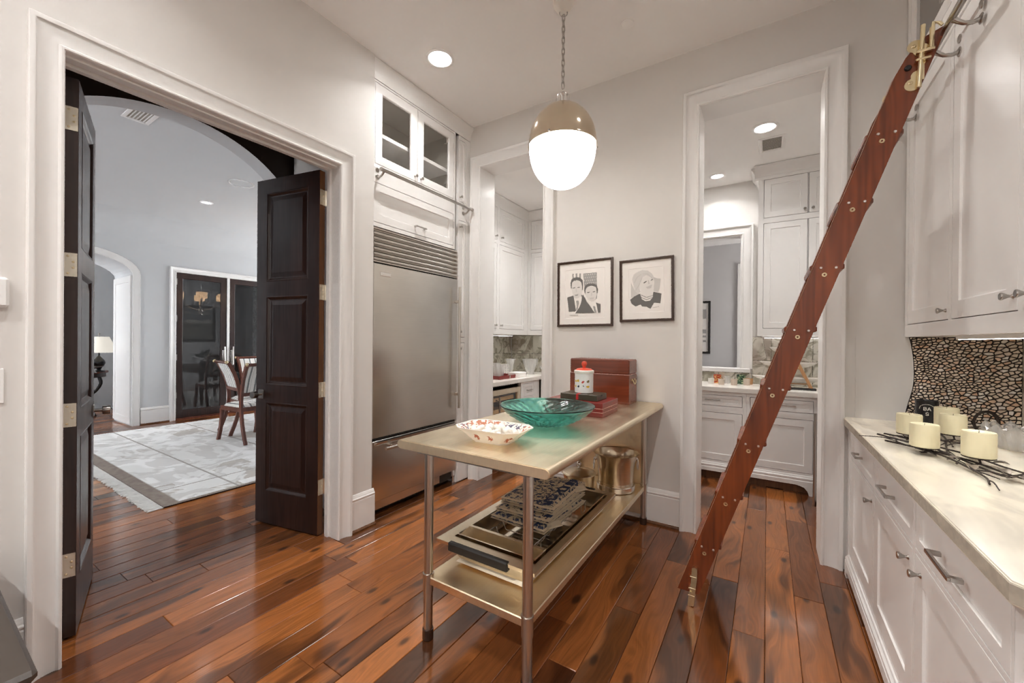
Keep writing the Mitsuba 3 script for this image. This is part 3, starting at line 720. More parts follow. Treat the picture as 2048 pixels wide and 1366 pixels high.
# ------------------------------------------------------------------ steel work table
tb = thing('work_table', 'long stainless steel work table with a lower shelf standing against the wall below the portraits', 'table')
TX0, TX1, TY0, TY1, TZ = -1.425, -0.645, 1.265, 3.100, 0.900
q = np.linspace(-np.pi / 2, np.pi / 2, 9)
R_ = 0.020
prof = [(TX1 - R_ + R_ * math.cos(a), TZ - R_ + R_ * math.sin(a)) for a in q] + [(TX0 + R_ - R_ * math.cos(a), TZ - R_ + R_ * math.sin(a)) for a in q[::-1]]
Pt = Polygon(prof)
top = tf(extr(Pt, TY1 - TY0 - 0.006), fr([0, TY0 + 0.003, 0], X3, Z3, Y3 * -1) @ np.diag([1, 1, -1, 1.0]))
lip = tf(extr(Pt.buffer(-0.0025), TY1 - TY0), fr([0, TY0, 0], X3, Z3, -Y3) @ np.diag([1, 1, -1, 1.0]))
obj('top', cat(top, lip), 'm_table_steel', tb, smooth=35)
obj('under_frame', bx(TX0 + 0.10, TX1 - 0.10, TY0 + 0.03, TY1 - 0.03, 0.845, 0.861), 'm_leg_steel', tb)
obj('end_panel', bx(-1.285, -0.775, 3.066, 3.071, 0.058, 0.845, 0.001), 'm_table_steel', tb)
SX0, SX1, SY0, SY1, SZ = -1.300, -0.760, 1.325, 3.055, 0.287
obj('shelf', cat(bx(SX0, SX1, SY0, SY1, SZ - 0.036, SZ, 0.004)), 'm_table_steel', tb)
for lx in (-1.290, -0.770):
    for ly in (1.335, 3.045):
        lg = obj('leg', lathe([(0.0, 0.012), (0.0155, 0.012), (0.0190, 0.018), (0.0205, 0.030), (0.0205, 0.860), (0, 0.860)], 24, lx, ly), 'm_leg_steel', tb, smooth=40)
        obj('collar', lathe([(0.0206, 0.215), (0.0225, 0.216), (0.0235, 0.222), (0.0235, 0.292), (0.0255, 0.294), (0.0255, 0.300), (0.0206, 0.301)], 24, lx, ly), 'm_leg_steel', lg, smooth=30)
        obj('foot', lathe([(0.0, 0.0), (0.022, 0.0), (0.0245, 0.003), (0.0245, 0.048), (0.0215, 0.0485), (0.0206, 0.044)], 24, lx, ly), 'm_bronze_wood', lg, smooth=30, label='dark brown rubber foot')

# things on the table top
def octo(rx, ry, z, cx, cy, rz, cut=0.38):
    c = cut * min(rx, ry) * 1.15
    p = np.array([[rx, -ry + c], [rx, ry - c], [rx - c, ry], [-rx + c, ry], [-rx, ry - c], [-rx, -ry + c], [-rx + c, -ry], [rx - c, -ry]])
    R = np.array([[math.cos(rz), -math.sin(rz)], [math.sin(rz), math.cos(rz)]])
    p = p @ R.T
    return np.column_stack([p + [cx, cy], np.full(8, z)])
def loft(ring_list, fill_first=True, fill_last=True):
    n = len(ring_list[0])
    V = np.vstack(ring_list)
    Fs = [[k * n + j, k * n + (j + 1) % n, (k + 1) * n + (j + 1) % n, (k + 1) * n + j] for k in range(len(ring_list) - 1) for j in range(n)]
    T = [f[:3] for f in Fs] + [[f[0], f[2], f[3]] for f in Fs]
    if fill_first:
        T += [[0, j + 1, j] for j in range(1, n - 1)]
    if fill_last:
        e = (len(ring_list) - 1) * n
        T += [[e, e + j, e + j + 1] for j in range(1, n - 1)]
    return M(V, T)
DX, DY, DR = -1.040, 1.487, 0.05
def dish_fn(p, n, uv):
    x, y = p.x - DX, p.y - DY
    ang = dr.atan2(y, x)
    w = fbm(p.x * 60, p.y * 60, p.z * 60, 3)
    pat = fbm(p.x * 90 + w * 4, p.y * 90, p.z * 70 + w * 5, 2)
    rad = dr.sqrt(dr.square(x / 1.45) + y * y)
    sector = cell_rand(dr.floor(ang * 8 / 6.2832 + 20.0), 3)
    inner = smoothstep(0.935, 0.942, p.z) * (1 - smoothstep(0.9655, 0.9665, p.z))
    inner = inner * smoothstep(0.0, 0.2, n.z)
    col = mi.Color3f(0.80, 0.76, 0.70)
    tone = mix((0.46, 0.12, 0.04), (0.06, 0.055, 0.12), smoothstep(0.45, 0.55, sector + 0.3 * (w - 0.5)))
    col = mix(col, tone, inner * smoothstep(0.50, 0.55, pat) * 0.9)
    cx = ang * 8 / 6.2832 + 20.0
    fx = (cx - dr.floor(cx) - 0.5)
    fz = (p.z - 0.928) / 0.02
    spot = (1 - smoothstep(0.5, 0.9, dr.sqrt(dr.square(fx * 3.4) + dr.square(fz)) + 0.5 * (w - 0.5))) * (1 - smoothstep(0.0, 0.2, n.z))
    return mix(col, mi.Color3f(0.36, 0.10, 0.06), spot * smoothstep(0.48, 0.54, pat))
pr('m_imari', proc(dish_fn), 0.14, clearcoat=0.5)
dish_r = [(0.088, 0.056, 0.9005), (0.090, 0.058, 0.907), (0.096, 0.064, 0.909), (0.146, 0.096, 0.951), (0.166, 0.112, 0.964), (0.168, 0.114, 0.968), (0.165, 0.111, 0.9685), (0.143, 0.092, 0.955), (0.093, 0.060, 0.916)]
dish = obj('serving_dish', loft([octo(a, b, z, DX, DY, DR) for a, b, z in dish_r]), 'm_imari')
tag(dish, 'octagonal porcelain dish painted with rust and blue flowers on the steel table', 'dish')
for k in range(34):
    a, rad = rng.uniform(0, 2 * np.pi), math.sqrt(rng.uniform(0, 1))
    lx, ly = 0.112 * rad * math.cos(a), 0.070 * rad * math.sin(a)
    z = 0.945 + 0.012 * (1 - rad) + rng.uniform(0, 0.010)
    m = sph(0.0155, 0, 0, 0, 2, (1, 0.85, 0.72))
    m.vertices += (meshkit.noise(m.vertices * 90 + k * 7)[:, None] - 0.5) * 0.006
    m = mv(m, DX + lx, DY + ly, z, rng.uniform(0, 6))
    b = obj('wrapped_sweet', m, 'm_mint', smooth=True)
    tag(b, 'white sweet piled in the painted octagonal dish', 'sweet', 'white sweets in the dish')

bowl_o = smoothp([(0.0, 0.0), (0.060, 0.0), (0.085, 0.004), (0.120, 0.014), (0.165, 0.034), (0.210, 0.062), (0.243, 0.090), (0.256, 0.106)], 6)
bowl_i = smoothp([(0.254, 0.1085), (0.249, 0.106), (0.236, 0.093), (0.203, 0.068), (0.160, 0.042), (0.115, 0.023), (0.070, 0.014), (0.0, 0.012)], 6)
bm = lathe(np.vstack([bowl_o, bowl_i]), 144)
rad = np.hypot(bm.vertices[:, 0], bm.vertices[:, 1])
ang = np.arctan2(bm.vertices[:, 1], bm.vertices[:, 0])
outer_side = np.arange(len(bm.vertices)) < len(bowl_o) * 144
wv = np.sin(ang * 26 + rad * 46) * np.sin(rad * 118 - ang * 4)
bm.vertices[:, 2] += np.where(outer_side, 0.0034, 0.0016) * wv * np.clip((rad - 0.05) / 0.06, 0, 1) * np.clip((0.250 - rad) / 0.02, 0, 1)
gb = obj('glass_bowl', mv(bm, -1.000, 1.925, 0.9035), 'm_teal_glass', smooth=True)
tag(gb, 'large shallow teal glass bowl with a swirled surface in the middle of the steel table', 'bowl')

rb = thing('lacquer_box', 'flat dark red lacquer box with pale edge lines at the bottom of the box stack', 'box')
obj('lower_half', bx(-1.200, -0.820, 2.290, 2.575, 0.9005, 0.928, 0.002), 'm_red_lacquer', rb)
obj('upper_half', bx(-1.200, -0.820, 2.290, 2.575, 0.930, 0.986, 0.002), 'm_red_lacquer', rb)
for z in (0.929, 0.952):
    obj('edge_line', bx(-1.2005, -0.8195, 2.2895, 2.5755, z - 0.0016, z + 0.0016), 'm_red_line', rb)
kb = thing('document_box', 'flat dark brown box with a red ribbon lying on the red lacquer box', 'box')
obj('body', bx(-1.120, -0.875, 2.340, 2.515, 0.9865, 1.023, 0.002), 'm_box_dark', kb)
obj('ribbon', cat(bx(-1.012, -0.996, 2.3388, 2.3398, 0.988, 1.0235), bx(-1.012, -0.996, 2.3388, 2.516, 1.0228, 1.0240)), 'm_ribbon', kb)
obj('clasp', tube([(-0.8735, 2.42 + 0.010 * math.cos(a), 1.008 + 0.010 * math.sin(a)) for a in np.linspace(0.6, 2.6, 9)], 0.0022, 6), 'm_bronze_wood', kb)
JX, JY = -0.998, 2.435
def jar_fn(p, n, uv):
    ang = dr.atan2(p.y - JY, p.x - JX)
    s = ang * 0.058
    w = fbm(s * 60, p.z * 60, 0.0, 3)
    cx, cz = dr.floor(s / 0.030), dr.floor((p.z - 1.055) / 0.030)
    r = cell_rand(cx, cz, 4)
    du = s / 0.030 - cx - 0.35 - 0.3 * cell_rand(cx, cz, 1)
    dv = (p.z - 1.055) / 0.030 - cz - 0.35 - 0.3 * cell_rand(cx, cz, 2)
    on = (1 - smoothstep(0.22, 0.30, dr.sqrt(du * du + dv * dv) + 0.5 * (w - 0.5))) * smoothstep(1.052, 1.056, p.z) * (1 - smoothstep(1.112, 1.118, p.z))
    tint = mix((0.03, 0.03, 0.04), (0.62, 0.40, 0.05), smoothstep(0.33, 0.36, r))
    tint = mix(tint, mi.Color3f(0.45, 0.05, 0.04), smoothstep(0.78, 0.8, r))
    return mix((0.80, 0.79, 0.78), tint, on * smoothstep(0.15, 0.2, r))
pr('m_jar', proc(jar_fn), 0.15)
jar = thing('lidded_jar', 'white ceramic jar with colourful painted marks and a red knobbed lid on the dark box', 'jar')
obj('body', lathe([(0, 0.0), (0.056, 0.0), (0.059, 0.003), (0.059, 0.124), (0.056, 0.130), (0.050, 0.131)], 40, JX, JY, 1.0242), 'm_jar', jar, smooth=40)
ld = obj('lid', lathe([(0.0610, 0.124), (0.0635, 0.127), (0.0635, 0.140), (0.060, 0.144), (0.054, 0.145)], 40, JX, JY, 1.0242), 'm_cream_ceramic', jar, smooth=40)
obj('lid_top', lathe([(0.054, 0.145), (0.046, 0.153), (0.020, 0.158), (0.0, 0.158)], 40, JX, JY, 1.0242), 'm_red_knob', ld, smooth=40)
obj('knob', cat(lathe([(0.010, 0.156), (0.011, 0.168), (0.016, 0.176), (0.018, 0.188), (0.013, 0.199), (0, 0.202)], 24, JX, JY, 1.0242)), 'm_red_knob', ld, smooth=40)

ch = thing('wooden_chest', 'glossy mahogany chest with a hinged lid, against the wall on the steel table', 'chest')
CX0, CX1, CY0, CY1 = -1.290, -0.832, 2.865, 3.062
obj('body', bx(CX0, CX1, CY0, CY1, 0.914, 1.112, 0.003), 'm_chest_wood', ch)
obj('lid', bx(CX0, CX1, CY0, CY1, 1.116, 1.222, 0.008), 'm_chest_wood', ch)
obj('seam', bx(CX0 + 0.004, CX1 - 0.004, CY0 + 0.004, CY1 - 0.004, 1.1115, 1.1165), 'm_red_line', ch)
obj('plinth', bx(CX0 + 0.03, CX1 - 0.0, CY0 + 0.004, CY1 - 0.004, 0.9005, 0.915), 'm_chest_wood', ch)
hd = cat([sph(0.009, CX1 + 0.002, y, 1.075, 1, (0.5, 1, 1)) for y in (2.935, 2.995)], tube([(CX1 + 0.010 + 0.004 * math.sin(a), 2.965 - 0.030 * math.cos(a), 1.073 - 0.028 * math.sin(a)) for a in np.linspace(0, np.pi, 13)], 0.004, 8))
obj('handle', hd, 'm_brass', ch, smooth=True)

# ------------------------------------------------------------------ things on the lower shelf
Z0 = SZ + 0.001
rp = thing('roasting_pan', 'large rectangular stainless warming pan with black handle grips filling the front of the lower shelf', 'pan')
def rect_ring(x0, x1, y0, y1, z):
    return np.array([[x0, y0, z], [x1, y0, z], [x1, y1, z], [x0, y1, z]])
bx0, bx1, by0, by1 = -1.235, -0.875, 1.490, 2.430
wall = [rect_ring(bx0 + 0.012, bx1 - 0.012, by0 + 0.014, by1 - 0.014, Z0 + 0.004), rect_ring(bx0 - 0.012, bx1 + 0.012, by0 - 0.012, by1 + 0.012, Z0 + 0.010), rect_ring(bx0, bx1, by0, by1, Z0 + 0.024),
        rect_ring(bx0 - 0.055, bx1 + 0.055, by0 - 0.035, by1 + 0.035, Z0 + 0.105), rect_ring(bx0 - 0.052, bx1 + 0.052, by0 - 0.032, by1 + 0.032, Z0 + 0.106), rect_ring(bx0 + 0.012, bx1 - 0.012, by0 + 0.012, by1 - 0.012, Z0 + 0.022)]
obj('tub', loft(wall), 'm_pan_steel', rp)
rim = [rect_ring(bx0 - 0.105, bx1 + 0.075, by0 - 0.048, by1 + 0.05, Z0 + 0.094), rect_ring(bx0 - 0.107, bx1 + 0.077, by0 - 0.050, by1 + 0.052, Z0 + 0.110), rect_ring(bx0 - 0.045, bx1 + 0.045, by0 + 0.012, by1 - 0.01, Z0 + 0.112), rect_ring(bx0 - 0.043, bx1 + 0.043, by0 + 0.014, by1 - 0.012, Z0 + 0.098)]
obj('rim', loft(rim, False, False), 'm_pan_steel', rp)
ins = [rect_ring(bx0 - 0.040, bx1 + 0.040, by0 + 0.02, by1 - 0.02, Z0 + 0.122), rect_ring(bx0 - 0.032, bx1 + 0.032, by0 + 0.028, by1 - 0.028, Z0 + 0.122), rect_ring(bx0 + 0.004, bx1 - 0.004, by0 + 0.05, by1 - 0.05, Z0 + 0.034)]
obj('insert', loft(ins, False, True), 'm_pan_mirror', rp)
obj('divider', cat(bx(bx0 - 0.036, bx1 + 0.036, by0 + 0.118, by0 + 0.124, Z0 + 0.05, Z0 + 0.123), bx(bx0 - 0.036, bx1 + 0.036, by0 + 0.112, by0 + 0.130, Z0 + 0.119, Z0 + 0.125)), 'm_pan_steel', rp)
for s, yy in ((-1, by0 - 0.043), (1, by1 + 0.043)):
    obj('grip', bx(bx0 - 0.03, bx1 - 0.055, yy - 0.014, yy + 0.014, Z0 + 0.072, Z0 + 0.1145, 0.006), 'm_black', rp, label='black heat-resistant grip')
sl = math.atan2(0.035, 0.081)
tx = meshkit.text_mesh('FRONTGATE', 0.0085, 0.0008)
tx.vertices[:, 0] *= 1.25
obj('lettering', tf(tx, fr([bx0 + 0.135, by0 - 0.0165, Z0 + 0.058], X3, [0, -math.sin(sl), math.cos(sl)], [0, -math.cos(sl), -math.sin(sl)])), 'm_leg_steel' if False else 'm_black', rp)

rk = thing('wire_rack', 'chrome wire roasting rack standing inside the large pan under the folded quilts', 'rack')
wires = []
for y in np.linspace(1.72, 2.24, 9):
    wires.append(tube([(-1.185, y, Z0 + 0.098), (-1.165, y, Z0 + 0.062), (-0.945, y, Z0 + 0.062), (-0.925, y, Z0 + 0.098)], 0.0022, 6))
for xx in (-1.185, -1.055, -0.925):
    wires.append(tube([(xx, 1.66, Z0 + (0.099 if xx != -1.055 else 0.063)), (xx, 2.30, Z0 + (0.099 if xx != -1.055 else 0.063))], 0.0026, 6))
obj('grid', cat(wires), 'm_chrome', rk, smooth=True)
for xx in (-1.185, -0.925):
    for y in (1.70, 2.26):
        obj('leg', tube([(xx, y - 0.03, Z0 + 0.099), (xx, y - 0.03, Z0 + 0.046), (xx, y - 0.015, Z0 + 0.040), (xx, y + 0.015, Z0 + 0.040), (xx, y + 0.03, Z0 + 0.046), (xx, y + 0.03, Z0 + 0.099)], 0.003, 8), 'm_chrome', rk, smooth=True)

def pad(w, l, h, cx, cy, z, rz, droop=0.0, seed=0, amp=0.006, tilt=0.0):
    nx, ny = 26, 34
    gx, gy = np.meshgrid(np.linspace(-1, 1, nx), np.linspace(-1, 1, ny))
    e = np.minimum(1 - np.abs(gx), 1 - np.abs(gy))
    puff = np.clip(e / 0.16, 0, 1) ** 0.5
    base = np.stack([gx * w / 2, gy * l / 2], -1)
    nz = (meshkit.fbm(np.stack([gx * 2.2 + seed, gy * 2.2, gx * 0 + seed], -1), 3) - 0.5) * amp * 2
    bend = -droop * np.abs(gy) ** 3 + tilt * gx * w / 2
    up = np.concatenate([base, (h / 2 + h / 2 * puff + nz + bend)[..., None]], -1).reshape(-1, 3)
    dn = np.concatenate([base, (h / 2 - h / 2 * puff + bend)[..., None]], -1).reshape(-1, 3)
    idx = np.arange(nx * ny).reshape(ny, nx)
    q = np.stack([idx[:-1, :-1], idx[:-1, 1:], idx[1:, 1:], idx[1:, :-1]], -1).reshape(-1, 4)
    V = np.vstack([up, dn])
    m = M(V, np.vstack([q, q[:, ::-1] + nx * ny]))
    return mv(m, cx, cy, z, rz)
QZ = Z0 + 0.104
for i, (h, w, l, lab) in enumerate(((0.042, 0.320, 0.47, 'folded blue and cream printed quilt bag at the bottom of the pile in the pan'),
                                    (0.040, 0.310, 0.46, 'folded blue and cream printed quilt bag in the middle of the pile in the pan'),
                                    (0.052, 0.300, 0.45, 'folded blue and cream printed quilt bag on top of the pile in the pan'))):
    qb = thing('quilted_bag', lab, 'bag', None)
    qx, qy, qr = -1.060 + 0.010 * (i - 1), 1.985 + 0.012 * i, 0.04 * (i - 1)
    obj('body', pad(w, l, h, qx, qy, QZ + 0.001, qr, 0.0, 3 + i, 0.0015), 'm_quilt', qb, smooth=True)
    for f_ in ((0.30, 0.62) if i < 2 else (0.22, 0.45, 0.70)):
        obj('piping', pad(w + 0.012, l + 0.012, 0.006, qx, qy, QZ + h * f_, qr, 0.0, 3 + i, 0.0), 'm_canvas', qb, smooth=True)
    if i != 1:
        obj('strap', pad(0.036, 0.11, 0.006, qx + w / 2 - 0.004, 1.83 + 0.15 * i, QZ + h * 0.62, -0.5, 0.0, 2, 0.001, -0.45), 'm_canvas', qb, smooth=True)
    if i == 2:
        obj('border', pad(0.052, l * 0.94, 0.007, qx + 0.10, qy, QZ + h - 0.004, qr, 0.0, 8, 0.0), 'm_navy_print', qb, smooth=True)
    QZ += h + 0.002

pt = thing('lidded_pot', 'small lidded stainless pot with a round knob behind the pan on the lower shelf', 'pot')
POX, POY = -1.135, 2.690
obj('body', lathe(smoothp([(0, 0.0), (0.095, 0.0), (0.103, 0.008), (0.106, 0.05), (0.109, 0.095), (0.116, 0.122)], 4), 40, POX, POY, Z0), 'm_bucket_steel', pt, smooth=40)
ld = obj('lid', lathe([(0.120, 0.122), (0.124, 0.125), (0.121, 0.130), (0.110, 0.135), (0.06, 0.151), (0.02, 0.160), (0, 0.161)], 40, POX, POY, Z0), 'm_bucket_steel', pt, smooth=40)
obj('knob', cat(lathe([(0.012, 0.160), (0.006, 0.164), (0.006, 0.170)], 16, POX, POY, Z0), sph(0.0195, POX, POY, Z0 + 0.187, 2)), 'm_chrome', ld, smooth=True)
ib = thing('ice_bucket', 'tall brushed steel wine bucket with drop handles at the far end of the lower shelf', 'bucket')
IX, IY = -0.925, 2.870
po = smoothp([(0, 0.0), (0.108, 0.0), (0.118, 0.004), (0.120, 0.012), (0.120, 0.034), (0.113, 0.040), (0.112, 0.08), (0.117, 0.150), (0.127, 0.200), (0.141, 0.232), (0.146, 0.238)], 4)
pi_ = smoothp([(0.144, 0.2385), (0.138, 0.230), (0.124, 0.198), (0.114, 0.150), (0.108, 0.08), (0.105, 0.03), (0, 0.02)], 4)
po, pi_ = po * 1.11, pi_ * 1.11
obj('body', lathe(np.vstack([po, pi_]), 56, IX, IY, Z0), 'm_bucket_steel', ib, smooth=40)
obj('base_ring', lathe([(0.1326, 0.003), (0.1356, 0.006), (0.1356, 0.038), (0.1326, 0.041)], 56, IX, IY, Z0), 'm_chrome', ib, smooth=30)
for s in (1, -1):
    dv = unit(0.86, 0.50) * s
    c = np.array([IX, IY, Z0 + 0.216]) + dv * 0.142
    side = np.cross(dv, Z3)
    lug = cat(sph(0.012, *(c + dv * 0.004 + Z3 * 0.0), 1, (1, 1, 1)), tube([c + dv * (0.012 + 0.004 * math.sin(a / 2)) + side * 0.019 * math.sin(a) + Z3 * (-0.038 + 0.040 * math.cos(a)) for a in np.linspace(0, 2 * np.pi, 21)], 0.0045, 8, False))
    obj('handle', lug, 'm_chrome', ib, smooth=True)

# ------------------------------------------------------------------ right-hand counter
XB = 0.412
KN, DW = 'knob', 0
yb = [3.045, 2.428, 1.828, 1.192]
tops = ['far', 'middle', 'near']
for i in range(3):
    w = yb[i] - yb[i + 1]
    lab = ('white base cabinet with drawer and door at the far end of the right counter',
           'white base cabinet with drawer and door in the middle of the right counter',
           'white base cabinet with drawer and door at the near end of the right counter')[i]
    kx = w - 0.075 if i < 2 else 0.055
    t = cabinet('base_cabinet', lab, 'base cabinets under the right counter', F_right(XB, yb[i], 0.0), w, 0.868, 0.60,
                [(0.012 if i else 0.035, w - 0.010, 0.690, 0.852, 'drawer', ('p', (0.44, 0.46, 0.47)[i] * w, 0.075, (0.11, 0.15, 0.17)[i])),
                 (0.012 if i else 0.035, w - 0.010, 0.135, 0.676, 'door', ('k', kx, 0.487))], fw=0.075, toe=0.04)
    obj('base_moulding', sweep([(0, 0.040 if i < 2 else 0.040), (w, 0.040)], [(0, 0), (0, 0.020), (0.046, 0.020), (0.050, 0.016), (0.055, 0.018), (0.064, 0.017), (0.070, 0.009), (0.078, 0.006), (0.080, 0)], F_right(XB, yb[i], 0)), 'm_cab', t, smooth=25)
    if i == 0:
        obj('bracket_foot', tf(extr(Polygon([(0, 0), (0.05, 0), (0.052, 0.012), (0.060, 0.030), (0.085, 0.040), (0.0, 0.042)]), 0.02), F_right(XB, yb[0] + 0.0, 0.0)), 'm_cab', t)
endc = thing('corner_cabinet', 'white angled end cabinet at the near end of the right counter', 'cabinet')
obj('body', tf(extr(Polygon([(XB, yb[3] - 0.002), (1.09, yb[3] - 0.002), (1.09, 0.92), (0.72, 0.92)]), 0.868), np.eye(4)), 'm_cab', endc)
filler = obj('filler_panel', bx(XB - 0.004, 1.05, 3.048, YP - 0.001, 0, 0.868), 'm_cab')
tag(filler, 'white filler strip between the right base cabinets and the doorway wall', 'panel')
ct_poly = Polygon([(0.386, YP - 0.001), (0.386, 1.135), (0.400, 1.118), (0.70, 0.88), (XR - 0.001, 0.88), (XR - 0.001, YP - 0.001)])
ctop = cat(mv(extr(ct_poly, 0.040), 0, 0, 0.872), mv(extr(ct_poly.buffer(-0.003, join_style=2), 0.046), 0, 0, 0.869))
ct = tag(obj('countertop', ctop, 'm_marble'), 'beige veined stone countertop along the right wall', 'countertop')
obj('front_edge', mv(extr(ct_poly.buffer(0.0012, join_style=2).difference(ct_poly.buffer(-0.001, join_style=2)).intersection(sbox(0.30, 0.86, 1.05, YP - 0.003)), 0.034), 0, 0, 0.875), 'm_stone_edge', ct, label='darker unpolished stone edge')

XU = 0.650
yu = [3.098, 2.438, 1.868, 1.30]
for i in range(3):
    w = yu[i] - yu[i + 1]
    lab = ('tall white wall cabinet behind the top of the ladder, next to the far wall', 'tall white wall cabinet right of the ladder above the candles', 'white wall cabinet at the right edge of the picture')[i]
    x0 = 0.052 if i == 0 else 0.018
    t = cabinet('upper_cabinet', lab, 'wall cabinets above the right counter', F_right(XU, yu[i], 1.394), w, 1.300, 0.44,
                [(x0, w - 0.016, 0.066, 1.296, 'door', ('k', (w - 0.016 - x0 - 0.030) if i < 2 else 0.03, 0.038 if i == 0 else 0.045))], fw=0.070)
    g = cabinet('glass_cabinet', ('white glass-fronted top cabinet beside the ladder head at the upper right', 'white glass-fronted top cabinet above the middle wall cabinet', 'white glass-fronted top cabinet at the upper right corner')[i],
                'glass cabinets along the right ceiling', F_right(XU, yu[i], 2.698), w, 0.62, 0.44, [(x0, w - 0.016, 0.120, 0.600, 'glass', ('k', 0.03 if i else w - 0.10, 0.038))], fw=0.066,
                inside=cat(bx(0.02, w - 0.02, 0.02, 0.60, -0.429, -0.42), bx(0.018, 0.022, 0.02, 0.60, -0.42, -0.03), bx(w - 0.022, w - 0.018, 0.02, 0.6, -0.42, -0.03)))
    crown(F_right(XU, 0, 0), -yu[i], -yu[i + 1], g, H - 0.1345, 0.8)
us = obj('under_cabinet_light', bx(0.70, 0.735, 1.45, 2.55, 1.378, 1.3935), 'm_white_plastic')
labels[us] = {'label': 'slim light strip glowing under the right wall cabinets', 'category': 'light strip'}
obj('tube', bx(0.703, 0.732, 1.47, 2.53, 1.3755, 1.3782), 'm_lamp', us, emitter=area(WARM, UNDER_POWER * 1.8, 0.7))
brk = [(0.650, 1.394)]
bp = smoothp([(0.648, 0.914), (0.652, 0.94), (0.667, 1.02), (0.684, 1.10), (0.690, 1.17), (0.688, 1.25), (0.680, 1.33), (0.668, 1.394)], 5)
panel = tf(extr(Polygon(list(map(tuple, bp)) + [(0.44, 1.394), (0.44, 0.914)]), 0.0035), fr([0, YP - 0.0005, 0], X3, Z3, -Y3))
tag(obj('curved_panel', panel, 'm_wall'), 'white end panel with a curved edge beside the pebble mosaic', 'panel')

# mosaic backsplash on the end wall: irregular stone chips standing proud of dark grout
ms = thing('mosaic_backsplash', 'backsplash of irregular tan and cream stone chips behind the candles', 'backsplash')
mx0, mx1, mz0, mz1 = 0.640, 1.085, 0.914, 1.394
edge = np.vstack([bp, [[1.09, 1.394], [1.09, 0.914]]])
region = Polygon(edge).buffer(-0.001)
def chips(x0, x1, z0, z1, reg, seed):
    """Irregular shards: cells of random points in a slanted, stretched space, growing toward the right end."""
    r = np.random.default_rng(seed)
    keep = []
    for p in np.column_stack([r.uniform(x0 - 0.08, x1 + 0.08, 9000), r.uniform(z0 - 0.08, z1 + 0.08, 9000)]):
        sz = (0.0150 + 0.0085 * np.clip((p[0] - x0) / (x1 - x0), 0, 1)) * r.uniform(0.55, 1.25)
        if all((p[0] - q[0]) ** 2 + (p[1] - q[1]) ** 2 * 1.5 > sz * sz for q in keep):
            keep.append(p)
    keep = np.array(keep)
    A = np.array([[1.0, 0.25], [-0.35, 1.55]])
    V = Voronoi(keep @ A.T)
    Vv = V.vertices @ np.linalg.inv(A).T
    out = []
    for i in range(len(keep)):
        ri = V.regions[V.point_region[i]]
        if -1 in ri or len(ri) < 3:
            continue
        g = Polygon(Vv[ri])
        if not g.is_valid or g.area > 0.01:
            continue
        g = g.intersection(reg)
        if g.is_empty or g.area < 1e-5:
            continue
        out.append(g)
    return out
obj('grout', tf(extr(region, 0.0035), fr([0, YP - 0.0003, 0], X3, Z3, -Y3)), 'm_grout', ms)
cells = chips(mx0, mx1, mz0, mz1, region, 4)
small = []
for g in sorted(cells, key=lambda a: -a.area):
    e = g.simplify(0.0028).buffer(-0.0021, join_style=2)
    if e.is_empty or e.geom_type != 'Polygon' or e.area < 1.2e-5:
        continue
    c = np.array(e.exterior.coords)[:-1]
    if len(c) > 8:
        c = np.array(e.simplify(0.0015).exterior.coords)[:-1]
    ce = c.mean(0)
    hgt = rng.uniform(0.004, 0.010)
    n = len(c)
    lo = np.column_stack([c[:, 0], np.full(n, YP - 0.003), c[:, 1]])
    c2 = ce + (c - ce) * 0.90
    tl = rng.uniform(-0.06, 0.06, 2)
    hi = np.column_stack([c2[:, 0], YP - hgt - (c2 - ce) @ tl, c2[:, 1]])
    m = loft([lo, hi], False, True)
    if len([k for k in scene if k.startswith(ms + '__stone')]) < 296:
        obj('stone', m, f'm_mosaic_{rng.integers(0, 7)}', ms)
    else:
        small.append(m)
if small:
    k = obj('small_chip', cat(small), 'm_mosaic_4', ms)
    labels[k] = {'kind': 'stuff'}
tag(obj('corner_post', bx(XR - 0.012, XR - 0.001, 2.75, YP - 0.006, 0.915, 1.392), 'm_slate_1'), 'narrow dark mirrored strip at the right end of the pebble mosaic', 'panel')

# candles on a twig stand, tin, crystal bowl
tw = thing('twig_candle_holder', 'dark metal candle holder of branching twigs and leaves on the stone counter', 'candle holder')
CT = 0.9145
cpos = [(0.542, 2.495, 0.951, 0.088), (0.528, 2.228, 0.948, 0.090), (0.697, 2.558, 0.957, 0.087), (0.640, 2.112, 0.954, 0.090), (0.730, 2.760, 0.962, 0.088)]
def twig(pts, r0, r1):
    p = smoothp(pts, 5)
    return tube(p, np.linspace(r0, r1, len(p)), 7)
def up(x, y, h=0.010):
    return (x, y, CT + h)
mains = [[up(0.432, 2.48, .022), up(0.50, 2.40, .018), up(0.56, 2.31, .020), up(0.60, 2.17, .017), up(0.63, 2.03, .014), up(0.66, 1.97, .012), up(0.735, 2.03, .022)],
         [up(0.47, 2.56, .014), up(0.545, 2.47, .015), up(0.60, 2.36, .014), up(0.66, 2.24, .016), up(0.70, 2.12, .012), up(0.75, 2.02, .010)],
         [up(0.52, 2.30, .012), up(0.56, 2.16, .020), up(0.585, 2.04, .016), up(0.60, 1.93, .010), up(0.585, 1.85, .007)],
         [up(0.445, 2.40, .010), up(0.50, 2.33, .012), up(0.56, 2.22, .018), up(0.62, 2.12, .020), up(0.67, 1.99, .015), up(0.69, 1.93, .018)],
         [up(0.70, 2.72, .012), up(0.68, 2.58, .014), up(0.64, 2.42, .012), up(0.60, 2.26, .014)],
         [up(0.56, 2.52, .012), up(0.63, 2.48, .022), up(0.71, 2.50, .016)]]
obj('branch', cat([twig(m_, 0.0042, 0.0026) for m_ in mains]), 'm_twig', tw, smooth=True)
tips = []
